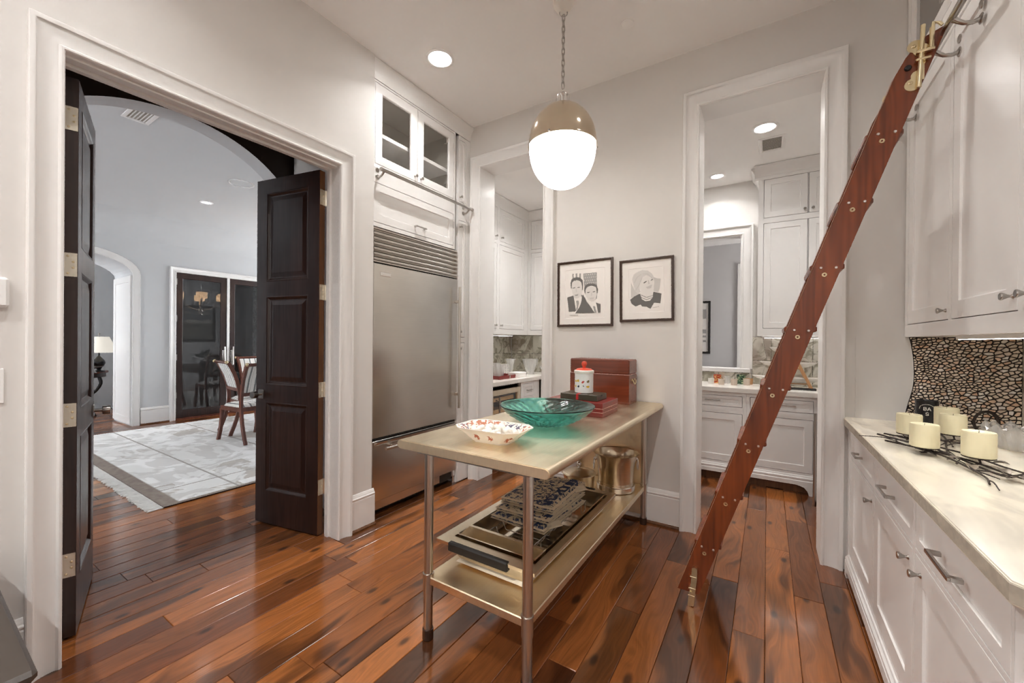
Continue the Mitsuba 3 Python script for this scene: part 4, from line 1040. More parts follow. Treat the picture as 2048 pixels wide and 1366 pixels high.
for _ in range(34):
    m_ = smoothp(mains[rng.integers(0, len(mains))], 5)
    i = rng.integers(2, len(m_) - 2)
    p0 = m_[i]
    d = m_[i + 1] - m_[i - 1]
    d = d / np.linalg.norm(d) * rng.choice([-1, 1])
    a = rng.uniform(-0.8, 0.8)
    d = np.array([d[0] * math.cos(a) - d[1] * math.sin(a), d[0] * math.sin(a) + d[1] * math.cos(a), 0])
    L = rng.uniform(0.05, 0.14)
    e = p0 + d * L
    e[2] = CT + rng.uniform(0.004, 0.028)
    mid = (p0 + e) / 2 + [0, 0, rng.uniform(-0.002, 0.008)]
    tips.append(twig([p0, mid, e], 0.0026, 0.0014))
    if rng.uniform() < 0.5:
        tips.append(sph(0.0034, *e, 1))
obj('twig', cat(tips), 'm_twig', tw, smooth=True)
for _ in range(14):
    m_ = smoothp(mains[rng.integers(0, 4)], 5)
    p0 = m_[rng.integers(4, len(m_) - 3)]
    a = rng.uniform(0, 6.28)
    L, wd = rng.uniform(0.045, 0.065), rng.uniform(0.014, 0.020)
    s = np.linspace(0, 1, 7)
    wl = wd * np.sin(np.pi * s) ** 0.8 * (1 - 0.25 * s)
    cc = np.stack([s * L, 0 * s, 0.010 * np.sin(s * 2.2)], 1)
    lf = np.vstack([cc + np.stack([0 * s, wl, 0.007 * (wl / wd)], 1), cc, cc + np.stack([0 * s, -wl, 0.007 * (wl / wd)], 1)])
    f_ = [[r_ * 7 + j, r_ * 7 + j + 1, (r_ + 1) * 7 + j + 1, (r_ + 1) * 7 + j] for r_ in range(2) for j in range(6)]
    lm = M(np.vstack([lf, lf - [0, 0, 0.0012]]), f_ + [[x + 21 for x in q[::-1]] for q in f_])
    obj('leaf', mv(lm, p0[0], p0[1], CT + 0.010, a), 'm_leaf_metal', tw, smooth=True)
names = ['cream pillar candle at the far left of the twig holder', 'cream pillar candle at the front left of the twig holder', 'cream pillar candle in the middle, in front of the hidden one', 'cream pillar candle nearest the viewer on the right of the twig holder', 'cream pillar candle mostly hidden behind the middle candle']
for i, (x, y, z, hh) in enumerate(cpos):
    obj('cup', cat(lathe([(0, -0.001), (0.040, -0.001), (0.043, 0.001), (0.043, 0.002), (0, 0.002)], 28, x, y, z - 0.003), tube([(x, y, z - 0.003), (x + 0.004, y - 0.004, z - 0.022), (x - 0.012, y - 0.016, CT + 0.012)], 0.0036, 7)), 'm_twig', tw, smooth=40)
    cd = thing('pillar_candle', names[i], 'candle', 'cream pillar candles')
    obj('wax', lathe([(0, 0.0), (0.041, 0.0), (0.0435, 0.003), (0.0435, hh - 0.005), (0.0415, hh), (0.038, hh), (0.032, hh - 0.004), (0.0, hh - 0.006)], 40, x, y, z), 'm_candle', cd, smooth=40)
    obj('wick', tube([(x, y, z + hh - 0.006), (x + 0.001, y, z + hh + 0.003)], 0.001, 6), 'm_wick', cd)
tin = thing('round_tin', 'black tin with pale lettering standing behind the candles', 'tin')
TNX, TNY = 0.715, 2.985
obj('body', lathe([(0, 0.0), (0.043, 0.0), (0.045, 0.002), (0.045, 0.135), (0.047, 0.136), (0.047, 0.142), (0.044, 0.143), (0.043, 0.138), (0, 0.136)], 40, TNX, TNY, CT), 'm_black_gloss', tin, smooth=40)
nv = unit(-0.20, -0.98)
uh = np.cross(Z3, nv)
def wrap_text(s, h, z, bold=True):
    m = meshkit.text_mesh(s, h, 0.001, bold)
    v = m.vertices
    w0 = v[:, 0].max() / 2
    a = (v[:, 0] - w0) / 0.0455
    rr_ = 0.0452 + v[:, 2]
    m.vertices = np.array([TNX, TNY, 0]) + (np.cos(a) * rr_)[:, None] * nv + (np.sin(a) * rr_)[:, None] * uh + np.column_stack([0 * a, 0 * a, v[:, 1] + z])
    return m
obj('lettering', cat(wrap_text('BA', 0.017, CT + 0.092), wrap_text('S', 0.017, CT + 0.066)), 'm_cream_ceramic', tin)
rg_ = np.array([TNX, TNY, 0])
obj('ring_mark', cat([tube([rg_ + (0.0452) * (math.cos(a * 0.55) * nv + math.sin(a * 0.55) * uh) + np.array([0, 0, CT + 0.098 + 0.026 * math.sqrt(max(0, 1 - (a / 1.25) ** 2))]) for a in np.linspace(-1.25, 1.25, 21)], 0.0012, 5)]), 'm_cream_ceramic', tin, smooth=True)

cr = lathe(np.vstack([smoothp([(0, 0.0), (0.060, 0.0), (0.075, 0.006), (0.085, 0.030), (0.094, 0.062), (0.108, 0.092)], 3), smoothp([(0.100, 0.094), (0.087, 0.064), (0.076, 0.032), (0.062, 0.014), (0, 0.012)], 3)]), 48)
a_ = np.arctan2(cr.vertices[:, 1], cr.vertices[:, 0])
r_ = np.hypot(cr.vertices[:, 0], cr.vertices[:, 1])
star = 1 + 0.10 * np.abs(np.sin(a_ * 6)) * np.clip(r_ / 0.09, 0, 1)
cr.vertices[:, :2] *= star[:, None]
cr.vertices[:, 2] += 0.016 * np.clip((r_ - 0.085) / 0.02, 0, 1) * np.cos(a_ * 12)
cb = thing('crystal_bowl', 'cut crystal bowl with a spiky rim at the right edge of the stone counter', 'bowl')
obj('body', mv(cr, 0.905, 2.565, CT + 0.0005), 'm_crystal', cb)
fl = obj('coaster_stand', cat(lathe([(0.048, 0.0), (0.058, 0.002), (0.060, 0.010), (0.052, 0.012), (0.046, 0.006)], 32).apply_transform(fr([0.90, 2.905, CT + 0.060], unit(0.9, 0.45), Z3, np.cross(unit(0.9, 0.45), Z3)))), 'm_twig', smooth=40)
tag(fl, 'dark metal ring stand leaning between the middle candle and the crystal bowl', 'stand')

# ladder rail of the right-hand cabinets and the library ladder
rail('polished ladder rail along the right wall cabinets behind the ladder head', F_right(XU, 0, 2.585), -3.05, -1.25, (-2.93, -2.36, -2.16, -1.45))
lad = thing('library_ladder', 'glossy mahogany rolling library ladder leaning on the right wall cabinets', 'ladder')
LY, LGAP = 2.262, 0.385
A, B = np.array([-0.3375, 0.062]), np.array([0.500, 2.510])
dirv = (B - A) / np.linalg.norm(B - A)
nrm = np.array([dirv[1], -dirv[0]])
hw = 0.0495
pts = []
cut = (A[1] - 0.062) / dirv[1]
left0 = A - nrm * hw
right0 = A + nrm * hw
left0 = left0 + dirv * ((0.062 - left0[1]) / dirv[1])
right0 = right0 + dirv * ((0.062 - right0[1]) / dirv[1])
topc = B + dirv * 0.09
Lp = [left0, right0, topc + nrm * hw, topc + dirv * 0.035 + nrm * hw * 0.8]
for s in np.linspace(0.55, 1.0, 5):
    Lp.append(B + dirv * (0.125 - 0.16 * s ** 2.2) + nrm * hw * (0.8 - 1.8 * s) if s < 1 else B - dirv * 0.075 - nrm * hw)
Lpoly = Polygon([tuple(p) for p in Lp])
for y0 in (LY - 0.014, LY - 0.014 + LGAP):
    st = obj('stringer', tf(extr(Lpoly.buffer(-0.0015, join_style=2).buffer(0.0), 0.028), fr([0, y0 + 0.028, 0], X3, Z3, -Y3)), 'm_ladder_wood', lad)
    obj('edge', tf(cat(extr(Polygon([tuple(left0 + dirv * 0.005), tuple(left0 + dirv * 0.005 - nrm * 0.0012), tuple(B - dirv * 0.08 - nrm * (hw + 0.0012)), tuple(B - dirv * 0.08 - nrm * hw)]), 0.026)), fr([0, y0 + 0.027, 0], X3, Z3, -Y3)), 'm_ladder_edge', st, label='paler worn front edge')
bz = [0.281, 0.553, 0.831, 1.107, 1.382, 1.659, 1.932, 2.204]
for i, z in enumerate(bz):
    c = A + dirv * ((z + 0.040 - A[1]) / dirv[1])
    x0, x1 = c[0] - 0.064, c[0] + 0.060
    tr = obj('tread', bx(x0, x1, LY + 0.0145, LY - 0.0145 + LGAP, z + 0.024, z + 0.050, 0.005), 'm_ladder_wood', lad)
    for y0, s in ((LY - 0.0145, -1), (LY + 0.0145 + LGAP, 1)):
        F_ = fr([0, y0, 0], X3, Z3, -Y3) if s < 0 else fr([0, y0, 0], -X3, Z3, Y3)
        if s < 0:
            cb_ = A + dirv * ((z - A[1]) / dirv[1])
            obj('bolt', tf(cat(*[lathe([(0, 0.0035), (0.0045, 0.003), (0.0062, 0.0005), (0.0062, 0)], 14).apply_translation([c[0] + dx, z + 0.032 + dz, 0]) for dx, dz in ((-0.026, 0.0), (0.027, -0.003))]), F_), 'm_chrome', tr, smooth=40)
            obj('barrel_nut', tf(lathe([(0.0035, 0.0012), (0.0050, 0.0022), (0.0092, 0.0022), (0.0100, 0.0)], 18).apply_translation([cb_[0], z, 0]), F_), 'm_brass', tr, smooth=30)
# pivoting brass foot
for y0, s in ((LY - 0.0145, -1), (LY - 0.0145 + LGAP + 0.029, 1)):
    fx = A[0] + 0.028
    fp_ = Polygon([(fx + 0.006, 0.205), (fx + 0.017, 0.198), (fx + 0.017, 0.150), (fx + 0.011, 0.105), (fx + 0.006, 0.040), (fx + 0.002, 0.006), (fx - 0.022, 0.0), (fx - 0.027, 0.004), (fx - 0.022, 0.060), (fx - 0.013, 0.110), (fx - 0.009, 0.160), (fx - 0.008, 0.198)])
    yy = y0 if s < 0 else y0 + 0.020
    ft = obj('foot', tf(extr(fp_, 0.020), fr([0, yy, 0], X3, Z3, -Y3)), 'm_brass', lad, label='brass pivoting floor foot')
    obj('axle', tube([(fx - 0.012, y0 - 0.026 * (1 if s < 0 else -1), 0.075), (fx - 0.012, y0 + 0.008 * (1 if s < 0 else -1), 0.075)], 0.006, 10), 'm_brass', ft, smooth=40)
    obj('collar', cat(bx(fx - 0.024, fx + 0.012, yy - 0.022, yy + 0.002, 0.088, 0.098, 0.002), bx(fx - 0.018, fx + 0.016, yy - 0.0215, yy + 0.001, 0.150, 0.157, 0.002), bx(fx - 0.027, fx + 0.008, yy - 0.0215, yy + 0.001, 0.052, 0.060, 0.002)), 'm_brass', ft)
# brass head: lobed plates, guide rod, hook over the rail
for y0, s in ((LY - 0.0145, -1), (LY - 0.0145 + LGAP + 0.029, 1)):
    hx, hz = B[0] + 0.006, B[1]
    def lobe(x_, z_, r_):
        return sbox(x_ - r_, z_ - r_, x_ + r_, z_ + r_).centroid.buffer(r_, 10)
    pl = lobe(hx - 0.020, hz - 0.103, 0.025).union(lobe(hx - 0.006, hz - 0.070, 0.020)).union(lobe(hx + 0.006, hz - 0.02, 0.012)).union(lobe(hx + 0.004, hz + 0.030, 0.024)).union(lobe(hx - 0.014, hz + 0.050, 0.024)).union(sbox(hx - 0.004, hz - 0.09, hx + 0.014, hz + 0.06)).buffer(0.004).buffer(-0.004)
    hp = obj('head_plate', tf(extr(pl, 0.004), fr([0, y0 + (0 if s < 0 else 0.004), 0], X3, Z3, -Y3)), 'm_brass', lad, label='polished brass head plate')
    yo = y0 - 0.016 * (1 if s < 0 else -1)
    obj('guide_rod', cat(tube([(hx - 0.004, yo, hz - 0.125), (hx + 0.006, yo, hz + 0.120)], 0.0075, 12), tube([(hx + 0.030, yo, hz + 0.01), (hx + 0.032, yo, hz + 0.10)], 0.008, 10), bx(hx - 0.014, hx + 0.040, yo - 0.010, yo + 0.010, hz + 0.010, hz + 0.022, 0.003), bx(hx - 0.016, hx + 0.030, yo - 0.009, yo + 0.009, hz - 0.020, hz - 0.010, 0.003)), 'm_brass', hp, smooth=40)
    obj('hook', tube([(hx + 0.030, yo, hz + 0.08), (hx + 0.036, yo, hz + 0.118), (hx + 0.052, yo, hz + 0.110), (hx + 0.060, yo, hz + 0.098)], 0.006, 10), 'm_brass', hp, smooth=40)
    obj('bolt', tf(cat([lathe([(0, 0.004), (0.005, 0.0035), (0.0072, 0.0005), (0.0072, 0)], 14).apply_translation([ax, az, 0]) for ax, az in ((hx - 0.026, hz - 0.095), (hx - 0.018, hz + 0.050))]), fr([0, y0 - 0.004 if s < 0 else y0 + 0.004, 0], X3 * (1 if s < 0 else -1), Z3, -Y3 if s < 0 else Y3) if s < 0 else fr([0, y0 + 0.004, 0], X3, Z3, Y3) @ np.diag([1, 1, 1, 1.0])), 'm_brass', hp, smooth=40)
    if s < 0:
        obj('bumper', tf(lathe([(0, 0.010), (0.008, 0.009), (0.0115, 0.004), (0.0115, 0)], 18).apply_translation([B[0] - 0.028, B[1] - 0.030, 0]), fr([0, y0, 0], X3, Z3, -Y3)), 'm_black_gloss', lad, smooth=40)

# ------------------------------------------------------------------ butler's pantry, left doorway
PX = -2.74
PL0 = 3.36
T_ = F_left(PX, PL0, 1.430)
pc = cabinet('pantry_cabinet', 'white wall cabinets on the left side of the pantry seen through the left doorway', 'pantry wall cabinets', T_, 4.68 - PL0, 1.60, 0.44,
             [(0.03, 0.590, 0.063, 1.085, 'door', ('k', 0.525, 0.04)), (0.643, 1.230, 0.063, 1.085, 'door', ('k', 0.035, 0.04)),
              (0.03, 0.590, 1.125, 1.517, 'door', ('k', 0.525, 0.04)), (0.643, 1.230, 1.125, 1.517, 'door', ('k', 0.035, 0.04))], fw=0.055)
crown(F_left(PX, 0, 0), PL0, 4.68, pc, HP - 0.1345, 0.5)
pc2 = cabinet('pantry_cabinet', 'white wall cabinets on the back wall at the inside corner of the left doorway', 'pantry wall cabinets', F_back(PX + 0.002, 4.68, 1.430), 1.20, 1.60, 0.315,
              [(0.045, 0.585, 0.063, 1.098, 'door'), (0.045, 0.585, 1.142, 1.525, 'door'), (0.605, 1.17, 0.063, 1.098, 'door'), (0.605, 1.17, 1.142, 1.525, 'door')], fw=0.055)
crown(F_back(0, 4.68, 0), PX, PX + 1.2, pc2, HP - 0.1345, 0.5)
ul = obj('under_cabinet_light', bx(-2.95, -2.915, 3.45, 4.60, 1.414, 1.4295), 'm_white_plastic')
labels[ul] = {'label': 'light strip glowing under the pantry cabinets in the left doorway', 'category': 'light strip'}
obj('tube', bx(-2.947, -2.918, 3.47, 4.58, 1.411, 1.4142), 'm_lamp', ul, emitter=area(WARM, UNDER_POWER, 0.5))
ul = obj('under_cabinet_light', bx(-0.05, 0.85, 4.80, 4.835, 1.404, 1.4195), 'm_white_plastic')
labels[ul] = {'label': 'light strip under the pantry cabinets in the right doorway', 'category': 'light strip'}
obj('tube', bx(-0.03, 0.83, 4.803, 4.832, 1.401, 1.4042), 'm_lamp', ul, emitter=area(WARM, UNDER_POWER * 0.6, 0.3))

PB = -2.410
wc = thing('wine_cooler', 'built-in wine cooler with wooden racks under the pantry counter in the left doorway', 'wine cooler')
wy0, wy1 = 3.375, 3.975
obj('housing', cat(bx(-3.15, PB - 0.03, wy0, wy0 + 0.02, 0.05, 0.868), bx(-3.15, PB - 0.03, wy1 - 0.02, wy1, 0.05, 0.868), bx(-3.17, -3.15, wy0, wy1, 0.05, 0.868), bx(-3.15, PB - 0.03, wy0, wy1, 0.0, 0.05), bx(-3.15, PB - 0.06, wy0, wy1, 0.846, 0.868)), 'm_black', wc)
dr_ = obj('door', tf(rings(wy1 - wy0, 0.72, [(0, -0.04), (0, 0), (0.055, 0), (0.060, -0.008), (0.060, -0.03)], fill=False), F_left(PB, wy0, 0.105)), 'm_pan_steel', wc)
obj('pane', tf(rings(wy1 - wy0 - 0.12, 0.60, [(0, 0)]), F_left(PB - 0.02, wy0 + 0.06, 0.165)), 'm_pane', dr_, label='clear glass pane')
obj('handle', cat(tube([(PB + 0.05, wy0 + 0.10, 0.20), (PB + 0.05, wy0 + 0.10, 0.76)], 0.010, 12), tube([(PB, wy0 + 0.10, 0.25), (PB + 0.05, wy0 + 0.10, 0.25)], 0.007), tube([(PB, wy0 + 0.10, 0.72), (PB + 0.05, wy0 + 0.10, 0.72)], 0.007)), 'm_nickel', dr_, smooth=40)
for z in (0.28, 0.42, 0.56, 0.69):
    obj('rack', cat(bx(PB - 0.08, PB - 0.055, wy0 + 0.06, wy1 - 0.06, z, z + 0.042, 0.003), bx(-3.1, PB - 0.08, wy0 + 0.06, wy1 - 0.06, z, z + 0.006)), 'm_wine_wood', wc)
pb1 = cabinet('pantry_base_cabinet', 'narrow drawer cabinet right of the wine cooler in the left doorway', None, F_left(PB, 3.985, 0.0), 0.440, 0.868, 0.58,
              [(0.060, 0.300, 0.690, 0.845, 'drawer', ('p', 0.115, 0.072, 0.11)), (0.060, 0.300, 0.42, 0.676, 'drawer', ('p', 0.115, 0.11, 0.11)), (0.060, 0.300, 0.14, 0.406, 'drawer', ('p', 0.115, 0.11, 0.11))], mat='m_cab')
pbb = cabinet('pantry_base_cabinet', 'white base cabinets along the pantry back wall between the two doorways', None, F_back(PB + 0.02, 4.43, 0.0), 1.65, 0.868, 0.55,
              [(0.04, 0.56, 0.135, 0.665, 'door'), (0.04, 0.56, 0.69, 0.845, 'drawer', ('p', 0.26, 0.07, 0.12)), (0.60, 1.12, 0.135, 0.665, 'door'), (0.60, 1.12, 0.69, 0.845, 'drawer', ('p', 0.26, 0.07, 0.12)), (1.16, 1.63, 0.135, 0.665, 'door'), (1.16, 1.63, 0.69, 0.845, 'drawer', ('p', 0.26, 0.07, 0.12))])
ctp = Polygon([(-3.195, 3.34), (-2.385, 3.34), (-2.385, 4.402), (1.045, 4.402), (1.045, 4.995), (-3.195, 4.995)])
tag(obj('pantry_countertop', cat(mv(extr(ctp, 0.038), 0, 0, 0.875), mv(extr(ctp.buffer(-0.003, join_style=2), 0.044), 0, 0, 0.872 - 0.0005)), 'm_marble_white'), 'pale stone countertop running around the pantry', 'countertop')

def tiles(name, label, T, x0, x1, y0, y1, nx, ny):
    t = thing(name, label, 'backsplash')
    obj('bed', tf(bx(x0, x1, y0, y1, 0, 0.003), T), 'm_grout', t)
    w, h = (x1 - x0) / nx, (y1 - y0) / ny
    for i in range(nx):
        for j in range(ny):
            a, b, c, d = x0 + i * w + 0.001, x0 + (i + 1) * w - 0.001, y0 + j * h + 0.001, y0 + (j + 1) * h - 0.001
            P = sbox(a, c, b, d)
            k = rng.integers(0, 3)
            if rng.uniform() < 0.6:
                s = rng.uniform(0.2, 0.8)
                L1 = Polygon([(a, c), (a + (b - a) * s, c), (b - (b - a) * s * 0.6, d), (a, d)])
                for g in (P.intersection(L1.buffer(0)), P.difference(L1.buffer(0))):
                    g = g.buffer(-0.0008, join_style=2)
                    if g.geom_type == 'Polygon' and not g.is_empty:
                        obj('tile', tf(mv(extr(g, 0.005), 0, 0, 0.002 + rng.uniform(0, 0.001)), T), f'm_slate_{rng.integers(0, 3)}', t)
            else:
                obj('tile', tf(mv(extr(P, 0.005), 0, 0, 0.002 + rng.uniform(0, 0.001)), T), f'm_slate_{k}', t)
tiles('mirror_backsplash', 'mottled antique mirror tiles behind the crystal in the left doorway', F_left(-3.2, 0, 0), 3.36, 4.985, 0.915, 1.428, 9, 2)
tiles('mirror_backsplash', 'mottled antique mirror tiles on the pantry back wall in the left doorway', F_back(0, YW, 0), -3.185, -1.42, 0.915, 1.428, 10, 2)
tiles('mirror_backsplash', 'mottled antique mirror tiles behind the white boat stand in the right doorway', F_back(0, YW, 0), -0.140, 0.90, 0.915, 1.418, 6, 2)
tiles('mirror_backsplash', 'low strip of mottled mirror tiles behind the row of votive cups', F_back(0, YW, 0), -1.40, -0.145, 0.915, 1.028, 8, 1)

CP = 0.9145
tray = thing('serving_tray', 'low dark red tray on the pantry counter in the left doorway', 'tray')
trx, try_ = -2.66, 3.93
obj('base', bx(trx - 0.13, trx + 0.15, try_ - 0.24, try_ + 0.13, CP, CP + 0.008, 0.002), 'm_red_lacquer', tray)
obj('edge', tf(rings(0.37, 0.28, [(0, 0.0), (0, 0.040), (0.008, 0.040), (0.014, 0.008)], fill=False), fr([trx + 0.15, try_ - 0.24, CP], Y3, -X3, Z3)), 'm_red_lacquer', tray)
obj('clasp', bx(trx + 0.149, trx + 0.153, try_ - 0.04, try_ - 0.02, CP + 0.008, CP + 0.040), 'm_nickel', tray)
def crystal(name, label, x, y, z, prof_o, th=0.006, cat_='vase', facets=0, amp=0.05):
    po = smoothp(prof_o, 3)
    pi2 = po[::-1].copy()
    pi2[:, 0] = np.maximum(pi2[:, 0] - th, 0.0)
    pi2 = pi2[pi2[:, 1] > prof_o[0][1] + 2 * th]
    pi2 = np.vstack([pi2, [[0, pi2[-1, 1]]]])
    m = lathe(np.vstack([[[0, po[0, 1]]], po, pi2]), 36)
    if facets:
        a = np.arctan2(m.vertices[:, 1], m.vertices[:, 0])
        m.vertices[:, :2] *= (1 + amp * np.abs(np.sin(a * facets / 2)))[:, None]
    k = obj(name, mv(m, x, y, z), 'm_crystal')
    return tag(k, label, cat_)
crystal('crystal_vase', 'flared crystal vase standing in the middle of the pantry counter group', -2.78, 4.33, CP, [(0.045, 0), (0.034, 0.03), (0.036, 0.09), (0.048, 0.16), (0.066, 0.205)], facets=12)
crystal('crystal_vase', 'wide cut crystal vase right of the flared vase in the left doorway', -2.62, 4.56, CP, [(0.055, 0), (0.045, 0.02), (0.055, 0.05), (0.085, 0.13), (0.105, 0.20)], facets=16)
crystal('crystal_bowl', 'low cut crystal bowl at the right end of the pantry counter group', -2.42, 4.72, CP, [(0.05, 0), (0.07, 0.02), (0.11, 0.07), (0.13, 0.10)], facets=12, cat_='bowl')
crystal('glass_decanter', 'clear glass vessel standing on the dark red tray', -2.66, 3.80, CP + 0.009, [(0.075, 0), (0.085, 0.03), (0.080, 0.10), (0.070, 0.17)], cat_='vessel')
crystal('glass_decanter', 'smaller clear glass standing on the tray beside the large vessel', -2.70, 3.99, CP + 0.009, [(0.035, 0), (0.040, 0.03), (0.045, 0.10), (0.050, 0.14)], cat_='vessel')
crystal('crystal_vase', 'tall crystal vase behind the tray in front of the mirror tiles', -2.98, 4.10, CP, [(0.05, 0), (0.04, 0.04), (0.05, 0.12), (0.07, 0.24)], facets=10)
def lattice_fn(p, n, uv):
    a, b = uv.x * 4, uv.y * 6
    d = dr.abs(a - dr.floor(a) - 0.5) + dr.abs(b - dr.floor(b) - 0.5)
    return mix((0.16, 0.17, 0.19), (0.72, 0.70, 0.66), smoothstep(0.24, 0.30, d))
pr('m_lattice', proc(lattice_fn), 0.4)
cbm = bx(-0.055, 0.055, -0.03, 0.03, 0.0, 0.145, 0.0)
bxm = rings(0.11, 0.145, [(0, 0)])
nb = thing('patterned_box', 'small upright box with a dark lattice pattern between the tray and the vases', 'box')
Tn = fr([-2.80, 4.13, CP], unit(0.62, 0.78), Z3, np.cross(unit(0.62, 0.78), Z3))
obj('body', tf(bx(0, 0.11, 0, 0.145, -0.04, -0.0008), Tn), 'm_cream_ceramic', nb)
obj('face', tf(bxm, Tn), 'm_lattice', nb, uv=np.array([[0, 0], [1, 0], [1, 1], [0, 1.0]]))
tag(obj('napkin_stack', cat(bx(-2.62, -2.46, 4.02, 4.20, CP, CP + 0.030, 0.003), bx(-2.615, -2.465, 4.025, 4.195, CP + 0.031, CP + 0.060, 0.003)), 'm_paper'), 'stack of white paper napkins at the counter edge in the left doorway', 'napkins')

# ------------------------------------------------------------------ butler's pantry, right doorway
pu = cabinet('pantry_cabinet', 'white wall cabinets above the boat stand in the right doorway', 'pantry wall cabinets', F_back(-0.090, 4.66, 1.420), 1.10, 1.60, 0.325,
             [(0.044, 0.397, 0.073, 1.106, 'door'), (0.401, 0.754, 0.073, 1.106, 'door'), (0.044, 0.397, 1.157, 1.537, 'door', ('k', 0.325, 0.035)), (0.401, 0.754, 1.157, 1.537, 'door', ('k', 0.030, 0.035))], fw=0.055)
crown(F_back(0, 4.66, 0), -0.125, 1.01, pu, HP - 0.1345, 1.0)
obj('crown_return', sweep([(4.66, HP - 0.1345), (4.995, HP - 0.1345)], [(o, d) for o, d in CROWN], fr([-0.090, 0, 0], Y3, Z3, -X3)), 'm_cab', pu, smooth=25)
pa = cabinet('pantry_base_cabinet', 'white drawer and door cabinet left of the ladder in the right doorway', None, F_back(-0.735, 4.43, 0.0), 0.566, 0.868, 0.55,
             [(0.030, 0.536, 0.728, 0.836, 'drawer', ('p', 0.245, 0.055, 0.14)), (0.030, 0.536, 0.190, 0.665, 'door')], fw=0.062, toe=0.085)
pb_ = cabinet('pantry_base_cabinet', 'white base cabinet with a bracket foot right of the ladder in the right doorway', None, F_back(-0.168, 4.43, 0.0), 0.545, 0.868, 0.55,
              [(0.030, 0.516, 0.726, 0.838, 'drawer', ('p', 0.275, 0.056, 0.15)), (0.030, 0.516, 0.190, 0.667, 'door')], fw=0.062, toe=0.085)
PM = [(0, 0), (0, 0.022), (0.036, 0.022), (0.041, 0.017), (0.050, 0.019), (0.062, 0.019), (0.070, 0.010), (0.080, 0.008), (0.085, 0)]
obj('base_moulding', sweep([(-0.735, 0.085), (-0.169, 0.085)], PM, F_back(0, 4.43, 0)), 'm_cab', pa, smooth=25)
obj('base_moulding', sweep([(-0.168, 0.085), (0.377, 0.085)], PM, F_back(0, 4.43, 0)), 'm_cab', pb_, smooth=25)
obj('bracket_foot', tf(extr(Polygon([(0.225, 0.086), (0.245, 0.080), (0.285, 0.066), (0.308, 0.036), (0.318, 0.0), (0.377, 0.0), (0.377, 0.086)]), 0.022), fr([0, 4.43, 0], X3, Z3, -Y3)), 'm_cab', pb_)
obj('toe_board', bx(-0.735, -0.169, 4.482, 4.492, 0.0, 0.09), 'm_door_edge', pa)
obj('toe_board', bx(-0.168, 0.377, 4.482, 4.492, 0.0, 0.09), 'm_door_edge', pb_)
ap = thing('undercounter_appliance', 'undercounter appliance whose long steel bar handle shows at the right edge of the doorway', 'appliance')
obj('front', bx(0.392, 1.02, 3.50, 4.20, 0.06, 0.868, 0.004), 'm_cab', ap)
obj('handle', cat(tube([(0.330, 4.06, 0.035), (0.330, 4.06, 0.785)], 0.0125, 14), tube([(0.33, 4.06, 0.12), (0.395, 4.06, 0.12)], 0.008), tube([(0.33, 4.06, 0.66), (0.395, 4.06, 0.66)], 0.008)), 'm_nickel', ap, smooth=40)
tag(obj('pantry_counter_side', bx(0.38, 1.045, 3.48, 4.399, 0.872, 0.913), 'm_marble_white'), 'pale stone counter section above the undercounter appliance', 'countertop')

cups = [(-0.505, 4.735, 0.030, 0.058, 'm_cream_ceramic', 'small square-looking white votive cup at the left end of the cup row'), (-0.455, 4.845, 0.038, 0.092, 'm_redpat', 'red and gold patterned glass behind the white votive cup'),
        (-0.405, 4.690, 0.030, 0.060, 'm_votive', 'beige votive cup in front of the red patterned glass'), (-0.365, 4.87, 0.036, 0.080, 'm_crystal', 'clear glass tumbler behind the beige cups'),
        (-0.290, 4.705, 0.032, 0.062, 'm_votive', 'beige votive cup in the middle of the row'), (-0.235, 4.885, 0.042, 0.098, 'm_greenpat', 'dark green patterned jar behind the row of cups'),
        (-0.180, 4.775, 0.032, 0.066, 'm_votive', 'beige votive cup at the right end of the row'), (-0.160, 4.90, 0.034, 0.062, 'm_honey_wood', 'small brown cup behind the right end of the cup row')]
pr('m_votive', (0.62, 0.52, 0.43), 0.5)
def pat(a, b, c):
    def fn(p, n, uv):
        w = fbm(p.x * 50, p.y * 50, p.z * 60, 2)
        q = fbm(p.x * 80 + w * 6, p.y * 80, p.z * 90, 2)
        return mix(mix(a, b, smoothstep(0.45, 0.5, q)), c, smoothstep(0.60, 0.63, q))
    return proc(fn)
pr('m_redpat', pat((0.36, 0.03, 0.02), (0.55, 0.10, 0.03), (0.75, 0.55, 0.18)), 0.2)
pr('m_greenpat', pat((0.015, 0.035, 0.025), (0.05, 0.14, 0.07), (0.60, 0.60, 0.40)), 0.2)
for x_, y_, r_, h_, m_, lb in cups:
    c_ = lathe([(0, 0), (r_ * 0.82, 0), (r_ * 0.88, 0.003), (r_, h_), (r_ - 0.003, h_ + 0.001), (r_ * 0.8, 0.010), (0, 0.008)], 28, x_, y_, CP)
    tag(obj('votive_cup', c_, m_, smooth=40), lb, 'cup')

